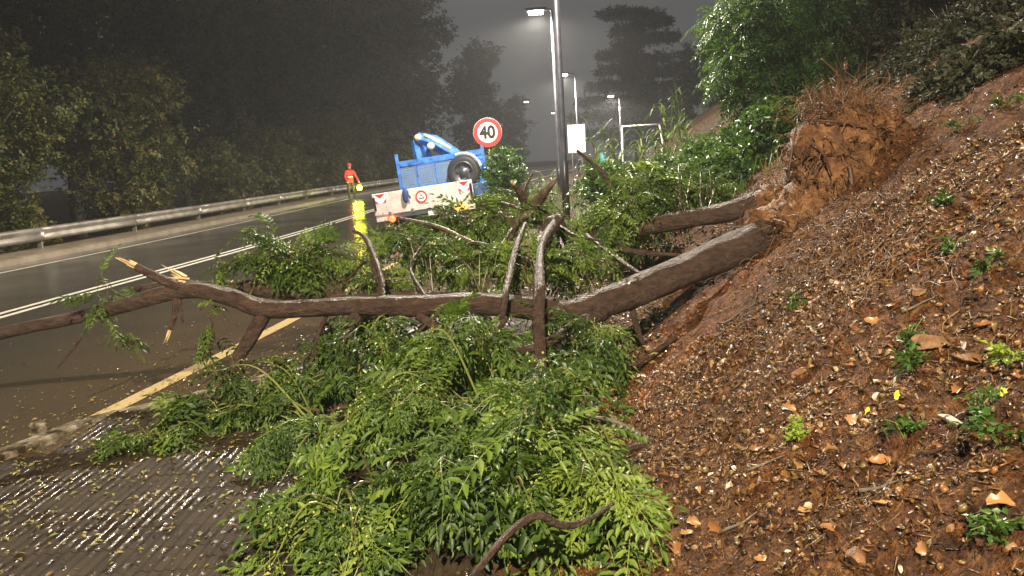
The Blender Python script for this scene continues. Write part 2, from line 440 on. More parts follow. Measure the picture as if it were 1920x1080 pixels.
def build_ground():
    xs = graded(-170, 190, -1.2, 7.0, 0.052); ys = graded(-40, 330, 1.6, 10.5, 0.052)
    V = np.zeros((len(ys), len(xs), 3)); clay = np.zeros((len(ys), len(xs)))
    R0, R1 = np.array([2.75, 6.6]), np.array([0.85, 5.0])
    for j, y in enumerate(ys):
        t = float(toe(min(y, 259)))
        for i, x in enumerate(xs):
            V[j, i] = (x, y, H(x, min(y, 259)))
            # bare clay: the slide from the root ball down to the toe
            ab = R1 - R0; k = np.clip(((x - R0[0]) * ab[0] + (y - R0[1]) * ab[1]) / ab.dot(ab), -0.15, 1.25)
            dd = math.hypot(x - R0[0] - ab[0] * k, y - R0[1] - ab[1] * k)
            cl = max(0, 1 - dd / (.95 + .5 * max(0, 1 - k * 2))) * 1.7
            base = 0.58 if x > t - 0.9 else 0.1
            if y > 12: base *= max(0.2, 1 - (y - 12) / 10)
            clay[j, i] = min(1, max(cl, base))
    ny, nx = len(ys), len(xs)
    idx = np.arange(ny * nx).reshape(ny, nx)
    F = np.stack([idx[:-1, :-1], idx[:-1, 1:], idx[1:, 1:], idx[1:, :-1]], -1).reshape(-1, 4)
    o = np_mesh('ground', V.reshape(-1, 3), F, np.zeros(ny * nx), M['clay'], smooth=True)
    a = o.data.attributes.new('clay', 'FLOAT', 'POINT'); a.data.foreach_set('value', clay.ravel().astype(np.float32))
    tag(o, kind='structure'); return o
build_ground()

ROAD_Y = np.concatenate([np.arange(-40, 60, 1.0), np.arange(60, 232, 3.0)])
def strip(name, o0, o1, z, material, y0=-40, y1=230, parent=None, dash=None):
    mb = MB(); ys = [y for y in ROAD_Y if y0 <= y <= y1]
    vs = []
    for y in ys:
        a = o0(y) if callable(o0) else o0; b = o1(y) if callable(o1) else o1
        vs += [(centre(y) + a, y, z), (centre(y) + b, y, z)]
    fs = [(2 * i, 2 * i + 1, 2 * i + 3, 2 * i + 2) for i in range(len(ys) - 1)]
    mb.add(vs, fs); return mb.build(name, material, parent)
road = tag(strip('road', -4.7, lambda y: float(edge_off(y)) + 1.0, 0.0, M['asphalt']), kind='structure')
strip('edge_line', -3.83, -3.71, 0.004, M['white_paint'], parent=road)
strip('centre_line', -0.17, -0.06, 0.004, M['white_paint'], parent=road)
strip('centre_line', 0.06, 0.17, 0.004, M['white_paint'], parent=road)
strip('edge_line', lambda y: float(edge_off(y)) - 0.08, lambda y: float(edge_off(y)) + 0.07, 0.004, M['muddy_paint'], parent=road)

def left_kerb():
    mb = MB(); ys = list(np.arange(-30, 60, 1.0)) + list(np.arange(60, 150, 3.0))
    prof = [(-4.55, -0.05), (-4.57, 0.10), (-4.62, 0.13), (-5.75, 0.17), (-5.8, -0.4)]
    for y in ys:
        for dx, z in prof: mb.v.append((float(centre(y)) + dx, y, z)); mb.r.append(0.5)
    k = len(prof)
    for i in range(len(ys) - 1):
        for j in range(k - 1):
            mb.f.append((i * k + j, (i + 1) * k + j, (i + 1) * k + j + 1, i * k + j + 1)); mb.m.append(0)
    tag(mb.build('kerb', M['concrete']), kind='structure')
left_kerb()

# ------------------------------------------------------------------ pavement of ribbed tiles and its kerb
_k = [ground_at(a, b, .05) for a, b in ((60, 838), (150, 792), (300, 752), (450, 720), (560, 690))]
KERB = spline([(-4.05, -6, 0), (-3.72, 0, 0), (-3.42, 3.4, 0)] + [(float(p[0]), float(p[1]), 0) for p in _k] + [(-.7, 7.6, 0), (-.4, 8.8, 0)], 6)
def kerb_x(y):
    k = np.array(KERB); return float(np.interp(y, k[:, 1], k[:, 0]))
def build_pavement():
    mb = MB(); ys = np.arange(-6, 8.4, 0.3); n = 9
    for y in ys:
        x0 = kerb_x(y) + 0.1; x1 = float(toe(y)) - 0.5
        for i in range(n): mb.v.append((x0 + (x1 - x0) * i / (n - 1), y, 0.052 if y < 6.8 else 0.052 - (y - 6.8) * 0.045)); mb.r.append(0.5)
    for j in range(len(ys) - 1):
        for i in range(n - 1): mb.f.append((j * n + i, j * n + i + 1, (j + 1) * n + i + 1, (j + 1) * n + i)); mb.m.append(0)
    pv = tag(mb.build('pavement', M['mud_bed']), kind='structure')
    # one tile: slab with four rounded ribs
    t = MB(); T = 0.2
    xs = []; zs = []
    for k in range(4):
        c = (k - 1.5) * 0.05
        for dx, z in ((-0.0245, 0.0), (-0.0135, 0.0008), (-0.0115, 0.003), (-0.0075, 0.0055), (-0.0025, 0.0065), (0.0025, 0.0065), (0.0075, 0.0055), (0.0115, 0.003), (0.0135, 0.0008)): xs.append(c + dx); zs.append(z)
    xs.append(0.0985); zs.append(0.0)
    for yy in (-0.097, 0.097):
        for x, z in zip(xs, zs): t.v.append((x, yy, z + 0.012)); t.r.append(0.5)
    k = len(xs)
    for i in range(k - 1): t.f.append((i, i + 1, k + i + 1, k + i)); t.m.append(0)
    b = len(t.v)
    for yy in (-0.097, 0.097):
        for x in (xs[0], xs[-1]): t.v.append((x, yy, 0)); t.r.append(0.5)
    t.f += [(b, b + 1, k - 1) + tuple(range(k - 2, -1, -1)), (b + 3, b + 2, k) + tuple(range(k + 1, 2 * k)), (b + 2, b, 0, k), (b + 1, b + 3, 2 * k - 1, k - 1)]; t.m += [0] * 4
    src = t.build('tile', M['paver'], pv, True); me = src.data; me.set_sharp_from_angle(angle=math.radians(60)); first = True; cnt = 0
    rr = random.Random(3)
    rows = []
    ang = math.radians(0.8)
    for j in range(0, 13):
        for i in range(0, 20):
            x = -3.45 + i * T + (0.0 if j % 2 == 0 else 0.0); y = 2.55 + j * T
            X = x * math.cos(ang) + (y - 3.5) * math.sin(ang) * 1.0; Y = y
            if X < kerb_x(Y) + 0.22 or X > float(toe(Y)) - 0.6: continue
            px, py = project((X, Y, 0.06))
            if px < -60 or px > 1250 or py > 1150: continue
            rows.append((X, Y))
    for X, Y in rows:
        o = src if first else src.copy()
        if not first: COL.objects.link(o)
        first = False
        o.location = (X, Y, 0.055 + rr.uniform(-0.0015, 0.002)); o.rotation_euler = (rr.uniform(-0.006, 0.006), rr.uniform(-0.006, 0.006), -ang + rr.uniform(-0.008, 0.008))
        cnt += 1
    # kerb stones, each a stone of its own
    k = np.array(KERB); seg = np.linalg.norm(np.diff(k, axis=0), axis=1); s = np.concatenate([[0], np.cumsum(seg)])
    L = s[-1]; a = 5.0; i = 0
    while a < L - 0.9:
        b2 = a + 0.86
        p = np.array([np.interp(a, s, k[:, q]) for q in range(3)]); q2 = np.array([np.interp(b2, s, k[:, q]) for q in range(3)])
        mid = (p + q2) / 2; ang2 = math.atan2(q2[1] - p[1], q2[0] - p[0])
        mb = MB(); mb.box((0, 0, 0.0), (0.845, 0.13, 0.2), bev=0.02)
        o = mb.build('kerb_stone', M['kerb'], pv); o.location = (mid[0], mid[1], -0.04 + rr.uniform(-0.012, 0.012)); o.rotation_euler = (rr.uniform(-.02, .02), rr.uniform(-.01, .01), ang2 + rr.uniform(-.02, .02))
        a = b2 + 0.01; i += 1

def project(P):
    q = np.array(P) - np.array([0, 0, CAM_H]); w = q @ cF
    return 960 + FPX * (q @ cR) / w, 540 - FPX * (q @ cU) / w
build_pavement()

# ------------------------------------------------------------------ guard rail
def build_guardrail():
    root = empty('guard_rail', (float(centre(20)) - 5.25, 20, 0), 'long galvanised corrugated guard rail along the far side of the wet road', 'guard rail')
    L = np.array(root.location)
    prof = [(0.0, 0.32), (0.05, 0.345), (0.065, 0.40), (0.0, 0.455), (0.0, 0.495), (0.065, 0.55), (0.05, 0.605), (0.0, 0.63)]
    step = 4.0; y = 6.0
    post = MB(); post.box((0, 0, 0.28), (0.10, 0.06, 0.70)); pme = None
    while y < 74:
        mb = MB(); n = 5
        for i in range(n):
            yy = y + (step + 0.06) * i / (n - 1)
            for dx, z in prof: mb.v.append((float(centre(yy)) - 5.25 + dx + (0.004 if i == n - 1 else 0), yy, z + 0.02)); mb.r.append(0.5)
        k = len(prof)
        for i in range(n - 1):
            for j in range(k - 1): mb.f.append((i * k + j, i * k + j + 1, (i + 1) * k + j + 1, (i + 1) * k + j)); mb.m.append(0)
        o = mb.build('rail', M['steel'], root, True, origin=L)
        sol = o.modifiers.new('thick', 'SOLIDIFY'); sol.thickness = 0.008
        if pme is None: p = post.build('post', M['steel'], root); pme = p
        else: p = pme.copy(); COL.objects.link(p)
        p.location = (float(centre(y + 0.1)) - 5.25 - 0.075 - L[0], y + 0.1 - L[1], 0)
        mb = MB(); mb.box((0, 0, 0), (0.12, 0.12, 0.14), bev=0.01); sp = mb.build('spacer_block', M['steel'], root)
        sp.location = (float(centre(y + 0.1)) - 5.25 - 0.06 - L[0], y + 0.1 - L[1], 0.44)
        if int(y / 4) % 2 == 0:
            mb = MB(); mb.add([(0, -0.05, 0), (0, 0.05, 0), (0, 0.05, 0.09), (0, -0.05, 0.09), (0.05, 0, 0), (0.05, 0, 0.09)], [(0, 1, 2, 3), (0, 4, 5, 3), (1, 2, 5, 4), (0, 1, 4), (3, 5, 2)])
            rf = mb.build('reflector', M['white'], root); rf.location = (float(centre(y + 0.1)) - 5.25 + 0.01 - L[0], y + 0.1 - L[1], 0.45)
        y += step
build_guardrail()

# ------------------------------------------------------------------ street lamps
def street_lamp(base, height, r0, r1, arm, lit, label, group='street lamps along the road', power=LAMP_POWER, head_scale=1.0, color=LAMP_COL):
    root = empty('street_lamp', base, label, 'street lamp', group)
    mb = MB(); mb.tube([(0, 0, -0.3), (0, 0, 0.9), (0, 0, 0.92), (0, 0, height)], [r0 * 1.25, r0 * 1.2, r0, r1], 16); mb.build('pole', M['pole'], root, True)
    ax, ay = arm
    mb = MB(); mb.tube(spline([(0, 0, height - 0.05), (ax * 0.15, ay * 0.15, height + 0.08), (ax, ay, height + 0.10)], 6), [r1 * 0.8] * 13, 10); mb.build('arm', M['pole'], root, True)
    d = Vector((ax, ay, 0)).normalized(); rot = Matrix.Rotation(math.atan2(d.y, d.x), 3, 'Z')
    hs = head_scale
    mb = MB(); mb.box((0, 0, 0), (0.62 * hs, 0.26 * hs, 0.09 * hs), rot, bev=0.03 * hs); h = mb.build('lamp_head', M['pole'], root, True); h.location = (ax + d.x * 0.25, ay + d.y * 0.25, height + 0.12)
    mb = MB(); mb.box((0, 0, 0), (0.42 * hs, 0.21 * hs, 0.11 * hs), rot, bev=0.04 * hs); g = mb.build('lens', M['lamp_on'] if lit else M['lamp_far'], h); g.location = (0, 0, -0.075 * hs)
    if lit:
        ld = bpy.data.lights.new('lamp_light', 'SPOT'); ld.energy = power; ld.color = color; ld.spot_size = math.radians(170); ld.spot_blend = 0.3; ld.shadow_soft_size = 0.14
        lo = bpy.data.objects.new('lamp_light', ld); COL.objects.link(lo); lo.parent = root; lo.location = (ax + d.x * 0.25, ay + d.y * 0.25, height - 0.16)
    return root
P1 = at(1062, 392, 15.2)
street_lamp((P1[0], P1[1], P1[2]), 7.4, 0.060, 0.044, (-0.9, -0.1), True, 'nearest tall dark lamp post, rising out of view beside the road verge')
P2 = at(1047, 292, 31.0); t2 = at(1036, 22, 31.0)
street_lamp((P2[0], P2[1], 0.25), t2[2] - 0.25, 0.075, 0.05, (-0.35, 0.0), True, 'lamp post with the brightly glaring head, just behind the nearest post', power=LAMP_POWER * 0.8, head_scale=1.35)
for px, py, Y, arm, lb in ((1078, 140, 56, (-0.55, 0), 'thin lit lamp post rising above the white notice board'), (1161, 180, 81, (-0.6, 0), 'distant lit lamp post in front of the cedar'), (1043, 212, 100, (-0.1, 0.05), 'small distant lamp post close left of the nearest post'), (978, 192, 92, (0.3, 0.0), 'faint far lamp post right of the forest edge above the speed sign')):
    b = at(px, py, Y); street_lamp((b[0], b[1], 0.0), b[2], 0.075, 0.055, arm, Y < 90, lb, power=LAMP_POWER * 0.7, head_scale=1.25)
street_lamp((0.75, -4.6, 0.2), 7.6, 0.078, 0.055, (-1.3, 0.0), True, 'lamp post on the pavement behind the viewpoint', power=LAMP_POWER * 1.45, color=(1.0, 0.84, 0.60))


# ------------------------------------------------------------------ foliage templates
def leaflet(base, d, nrm, L, W, fold, hi=True):
    """one folded leaflet -> verts, tris"""
    d = d / np.linalg.norm(d); s = np.cross(nrm, d); s /= np.linalg.norm(s); n = np.cross(d, s)
    if hi:
        P = lambda a, b, c: base + d * (a * L) + s * (b * W) + n * (c * L)
        v = [P(0, 0, 0), P(.3, .46, fold), P(.3, 0, -.02), P(.3, -.46, fold), P(.65, .34, fold - .03), P(.65, 0, -.05), P(.65, -.34, fold - .03), P(1, 0, -.14)]
        f = [(0, 2, 1), (0, 3, 2), (1, 2, 5), (1, 5, 4), (2, 3, 6), (2, 6, 5), (4, 5, 7), (5, 6, 7)]
    else:
        P = lambda a, b, c: base + d * (a * L) + s * (b * W) + n * (c * L)
        v = [P(0, 0, 0), P(.4, .48, fold), P(1, 0, -.1), P(.4, -.48, fold)]
        f = [(0, 2, 1), (0, 3, 2)]
    return v, f

def frond(seed, kind='bi', L=0.34, hi=True):
    """compound leaf along +x, arching down; returns V, F, rnd"""
    r = np.random.default_rng(seed); V, F, R = [], [], []
    def put(v, f, rv):
        b = len(V); V.extend(v); F.extend([tuple(b + i for i in q) for q in f]); R.extend([rv] * len(v))
    def stem(p, q, w):
        up = np.array([0, 0, 1.0]); d = q - p; s = np.cross(up, d); s = s / (np.linalg.norm(s) + 1e-9) * w
        put([p - s, p + s, q + s * .6, q - s * .6], [(0, 1, 2), (0, 2, 3)], 0.95)
    droop = r.uniform(0.25, 0.75)
    def rach(t): return np.array([L * t * (1 - 0.12 * droop * t), L * 0.10 * math.sin(t * 2.5 + seed) * t, -L * droop * t * t])
    N = 7
    for i in range(N): stem(rach(i / N), rach((i + 1) / N), 0.0022)
    nrm = np.array([0, 0, 1.0])
    if kind == 'bi':
        np_ = 4
        for k in range(np_):
            t = 0.25 + 0.68 * k / np_
            for sd in (-1, 1):
                b = rach(t); ln = L * (0.42 - 0.09 * k) * r.uniform(0.85, 1.15)
                d = np.array([0.55, sd * 0.85, -0.25 + r.uniform(-.2, .1)]); d /= np.linalg.norm(d)
                e = b + d * ln + np.array([0, 0, -ln * 0.3]); stem(b, e, 0.0014)
                ns = 3 if k < 3 else 2
                for q in range(ns):
                    u = 0.3 + 0.6 * q / ns; c = b + (e - b) * u
                    for s2 in (-1, 1):
                        dd = d * 0.75 + s2 * np.array([-d[1], d[0], 0]) * 0.75 + np.array([0, 0, r.uniform(-.55, .15)])
                        put(*leaflet(c, dd, nrm + r.normal(0, .25, 3), 0.052 * r.uniform(.75, 1.2), 0.021, 0.10, hi), r.uniform(0, .8))
                put(*leaflet(e, d + np.array([0, 0, -.4]), nrm + r.normal(0, .2, 3), 0.062 * r.uniform(.8, 1.2), 0.024, 0.10, hi), r.uniform(0, .8))
    else:
        for k in range(6):
            t = 0.22 + 0.74 * k / 6
            for sd in (-1, 1):
                d = np.array([0.6, sd * 0.9, r.uniform(-.5, .0)])
                put(*leaflet(rach(t), d, nrm + r.normal(0, .25, 3), 0.085 * r.uniform(.75, 1.15) * (1 - 0.25 * abs(k - 2.5) / 3), 0.031, 0.10, hi), r.uniform(0, .8))
    put(*leaflet(rach(1), rach(1) - rach(.9), nrm, 0.075, 0.028, 0.1, hi), r.uniform(0, .8))
    return np.array(V), np.array(F), np.array(R)
FR_HI = [frond(i, 'bi' if i % 2 == 0 else 'pin', 0.30 + 0.03 * (i % 3)) for i in range(8)]
FR_LO = [frond(20 + i, 'bi' if i % 2 == 0 else 'pin', 0.34, False) for i in range(6)]

def frame(d, up):
    d = d / (np.linalg.norm(d) + 1e-9); y = np.cross(up, d); n = np.linalg.norm(y)
    y = np.array([0, 1.0, 0]) if n < 1e-4 else y / n
    return np.stack([d, y, np.cross(d, y)], 1)

def merge(name, temps, places, material, parent=None, loc=None):
    """places: list of (template index, pos, 3x3 rotation, scale, rnd)"""
    Vs, Fs, Rs, off = [], [], [], 0
    for ti, p, R, s, rv in places:
        v, f, r = temps[ti]
        Vs.append((v * s) @ R.T + p); Fs.append(f + off); Rs.append(np.clip(r * 0.55 + rv, 0, 1)); off += len(v)
    o = np_mesh(name, np.concatenate(Vs), np.concatenate(Fs), np.concatenate(Rs), material, parent, loc)
    return o

def leaf_card(seed, L=0.1, W=0.055):
    r = np.random.default_rng(seed); v, f = leaflet(np.zeros(3), np.array([1.0, 0, 0]), np.array([0, 0, 1.0]), L, W, 0.12, False)
    return np.array(v), np.array(f), np.full(4, r.uniform(0, .5))
def leaf_sprig(seed, n=7, L=0.09, W=0.05, spread=0.16):
    r = np.random.default_rng(seed); V, F, R = [], [], []
    for k in range(n):
        b = np.array([spread * k / n, 0, 0]) + r.normal(0, .01, 3); d = np.array([0.6, (-1) ** k * 0.8, 0]) + r.normal(0, .35, 3)
        v, f = leaflet(b, d, np.array([0, 0, 1.0]) + r.normal(0, .4, 3), L * r.uniform(.7, 1.2), W, 0.12, False)
        o = len(V); V.extend(v); F.extend([tuple(o + i for i in q) for q in f]); R.extend([r.uniform(0, .9)] * len(v))
    return np.array(V), np.array(F), np.array(R)
SPRIG = [leaf_sprig(40 + i) for i in range(6)]

def rot_random(r, down=0.0):
    d = r.normal(0, 1, 3); d[2] = d[2] * 0.6 - down; u = np.array([0, 0, 1.0]) + r.normal(0, .4, 3)
    return frame(d, u)

# ------------------------------------------------------------------ standing trees
def crown_places(r, lobes, n, smin, smax, ntemp, down=0.35, shell=0.55):
    """lobes: (centre, radii) ; leaves gathered in clumps near each lobe's skin"""
    out = []
    vol = np.array([l[1][0] * l[1][1] * l[1][2] for l in lobes]) ** (2 / 3); pr = vol / vol.sum()
    for i in r.choice(len(lobes), n // 10, p=pr):
        c, rad = lobes[i]; d = r.normal(0, 1, 3); d /= np.linalg.norm(d)
        k = shell + (1.08 - shell) * r.random() ** 0.6
        q = np.array(c) + d * np.array(rad) * k
        sz = 0.10 * np.mean(rad) + 0.09
        tone = r.uniform(-.25, .45)
        for _ in range(10):
            p = q + r.normal(0, sz, 3) * np.array([1, 1, .7])
            out.append((int(r.integers(ntemp)), p, rot_random(r, down), r.uniform(smin, smax), tone + r.uniform(0, .25)))
    return out

def make_tree(name, seed, h, lobes, nleaf, leaf, bark, smin, smax, temps=None, limbs=True, trunk_r=0.2):
    r = np.random.default_rng(seed); root = empty(name, (0, 0, 0))
    temps = temps or SPRIG
    mb = MB(); top = h * 0.72
    path = spline([(0, 0, -0.4), (r.normal(0, .15), r.normal(0, .15), top * .4), (r.normal(0, .3), r.normal(0, .3), top)], 6)
    mb.tube(path, list(np.linspace(trunk_r, trunk_r * .3, len(path))), 8, rough=.15)
    if limbs:
        for c, rad in lobes:
            c = np.array(c); zb = max(h * .12, min(top * .95, c[2] - rad[2] * .9)); b = np.array([0, 0, zb])
            mid = (b + c) / 2 + np.array([0, 0, -0.1 * np.linalg.norm(c - b)])
            pp = spline([b, mid, c], 5); mb.tube(pp, list(np.linspace(trunk_r * .45, trunk_r * .1, len(pp))), 6)
    mb.build('trunk', bark, root, True)
    o = merge('crown', temps, crown_places(r, lobes, nleaf, smin, smax, len(temps)), leaf, root)
    o['kind'] = 'stuff'
    return root

def copy_tree(o, parent=None):
    c = o.copy(); COL.objects.link(c); c.parent = parent
    for ch in list(o.children): copy_tree(ch, c)
    return c

def lobes_for(seed, h, w, n, low=0.2):
    r = np.random.default_rng(seed); out = []
    for i in range(n):
        z = h * (low + (0.93 - low) * (i + .5) / n); k = math.sin(PI * min(1, max(0.12, (z / h - low * .4)))) ** .7
        a = r.uniform(0, 2 * PI) + i * 2.4; rr = w * .55 * k * r.uniform(.4, 1.0)
        s = w * r.uniform(.34, .5) * (0.55 + .5 * k)
        out.append(((rr * math.cos(a), rr * math.sin(a), z), (s, s, s * .75)))
    return out

def build_forest():
    # roadside trees close behind the guard rail, catching the lamp light
    near = [make_tree('roadside_tree', 11, 6.6, lobes_for(11, 6.6, 2.6, 10, .08), 5200, M['leaf_autumn'], M['far_bark'], 1.0, 1.7),
            make_tree('roadside_tree', 12, 5.2, lobes_for(12, 5.2, 2.7, 9, .08), 4600, M['leaf_autumn'], M['far_bark'], 1.0, 1.7),
            make_tree('roadside_tree', 13, 3.6, lobes_for(13, 3.6, 2.3, 8, .05), 3600, M['leaf_autumn'], M['far_bark'], .9, 1.5)]
    spots = [(0, -10, 19.5, 0.0, .95, 'brownish leafy tree at the left border overhanging the guard rail'),
             (1, 290, 27, 1.2, 1.15, 'rounded olive tree behind the guard rail, right of the leftmost lit tree'),
             (2, 425, 34, 2.0, .9, 'low bushy tree behind the middle stretch of guard rail'),
             (2, 545, 41, 0.6, 1.25, 'leafy roadside tree just left of the person in red'),
             (1, 640, 46, 2.6, 1.05, 'roadside tree rising directly behind the person in red'),
             (2, 740, 52, 4.1, 1.5, 'roadside tree behind the left end of the blue truck'),
             (2, 850, 60, 5.0, 1.5, 'dim roadside tree behind the spare wheel of the truck')]
    used = set()
    for k, px, Y, rz, s, lb in spots:
        o = near[k] if k not in used else copy_tree(near[k]); used.add(k)
        p = at(px, 340, Y); x = min(p[0], float(centre(Y)) - 6.6 - 0.9 * s)
        o.location = (x, Y, -0.35); o.rotation_euler = (0, 0, rz); o.scale = (s, s, s)
        tag(o, lb, 'tree', 'roadside trees behind the guard rail')
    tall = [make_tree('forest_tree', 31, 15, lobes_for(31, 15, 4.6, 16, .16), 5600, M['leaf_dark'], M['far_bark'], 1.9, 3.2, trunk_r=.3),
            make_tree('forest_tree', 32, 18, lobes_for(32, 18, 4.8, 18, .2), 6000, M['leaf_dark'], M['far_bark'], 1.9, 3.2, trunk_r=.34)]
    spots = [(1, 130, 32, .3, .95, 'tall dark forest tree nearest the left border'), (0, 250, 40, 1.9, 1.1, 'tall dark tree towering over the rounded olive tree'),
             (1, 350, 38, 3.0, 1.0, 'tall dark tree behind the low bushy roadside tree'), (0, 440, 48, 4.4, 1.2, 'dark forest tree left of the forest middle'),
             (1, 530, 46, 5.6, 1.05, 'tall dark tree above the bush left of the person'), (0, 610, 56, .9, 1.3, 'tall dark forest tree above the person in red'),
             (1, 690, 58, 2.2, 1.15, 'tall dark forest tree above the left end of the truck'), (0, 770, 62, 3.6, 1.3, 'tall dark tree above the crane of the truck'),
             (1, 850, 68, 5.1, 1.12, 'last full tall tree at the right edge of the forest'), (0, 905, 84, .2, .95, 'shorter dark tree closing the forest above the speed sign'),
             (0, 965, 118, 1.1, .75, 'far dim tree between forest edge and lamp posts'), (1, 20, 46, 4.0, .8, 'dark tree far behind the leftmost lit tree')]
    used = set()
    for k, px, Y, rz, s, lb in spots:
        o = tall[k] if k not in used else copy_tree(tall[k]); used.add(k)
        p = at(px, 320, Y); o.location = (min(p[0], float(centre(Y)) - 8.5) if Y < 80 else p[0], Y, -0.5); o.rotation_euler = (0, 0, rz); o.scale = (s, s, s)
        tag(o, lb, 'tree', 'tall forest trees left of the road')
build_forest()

def build_cedar():
    r = np.random.default_rng(5); Y = 112.0
    top = at(1192, 16, Y); base = at(1200, 300, Y); bz = 1.0; hh = top[2] - bz
    root = empty('cedar_tree', (base[0], Y, bz), 'tall tiered cedar silhouetted against the grey night sky', 'tree')
    mb = MB(); mb.tube(spline([(0, 0, -1), (0.2, 0, hh * .5), (-0.5, 0, hh * .99)], 6), list(np.linspace(.8, .15, 13)), 8)
    places = []
    tiers = [(.985, -1.9, 3.2), (.95, 1.5, 2.4), (.90, 2.2, 2.9), (.86, -1.2, 2.4), (.80, 2.4, 3.6), (.77, -1.0, 2.2), (.70, -2.2, 3.6), (.66, 1.2, 3.0), (.60, -1.6, 4.2), (.56, 2.0, 4.0), (.50, -2.5, 5.0), (.46, 2.6, 4.6), (.40, -2.8, 6.0), (.36, 3.0, 5.2), (.30, -3.4, 6.6), (.24, 3.2, 6.0), (.17, -2.5, 7.5), (.1, 2.5, 7.0)]
    for zf, cx, w in tiers:
        z = zf * hh; cy = r.uniform(-1, 1)
        mb.tube(spline([(0, 0, z - .5), (cx * .6, cy * .6, z - .1), (cx + math.copysign(w * .6, cx), cy, z)], 4), list(np.linspace(.22, .05, 9)), 6)
        for _ in range(int(130 + 90 * w)):
            a = r.uniform(0, 2 * PI); k = math.sqrt(r.random())
            p = np.array([cx + w * k * math.cos(a), cy + w * .9 * k * math.sin(a), z + r.normal(0, .22) - 0.10 * k * w * r.random()])
            places.append((int(r.integers(6)), p, rot_random(r, .1), r.uniform(3.2, 5.5), r.uniform(0, .4)))
    mb.build('trunk', M['far_bark'], root, True)
    c = merge('crown', SPRIG, places, M['needle'], root); c['kind'] = 'stuff'
build_cedar()

def build_hill_trees():
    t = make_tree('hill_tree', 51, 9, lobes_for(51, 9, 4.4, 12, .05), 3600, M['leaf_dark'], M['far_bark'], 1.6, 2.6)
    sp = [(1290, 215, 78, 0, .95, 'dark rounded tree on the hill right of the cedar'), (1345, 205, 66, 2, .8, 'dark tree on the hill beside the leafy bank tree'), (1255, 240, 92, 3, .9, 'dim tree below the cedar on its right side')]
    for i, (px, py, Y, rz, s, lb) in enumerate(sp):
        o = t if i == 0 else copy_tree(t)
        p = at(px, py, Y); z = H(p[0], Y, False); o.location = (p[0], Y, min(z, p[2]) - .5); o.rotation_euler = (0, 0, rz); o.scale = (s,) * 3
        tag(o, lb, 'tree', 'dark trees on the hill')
build_hill_trees()

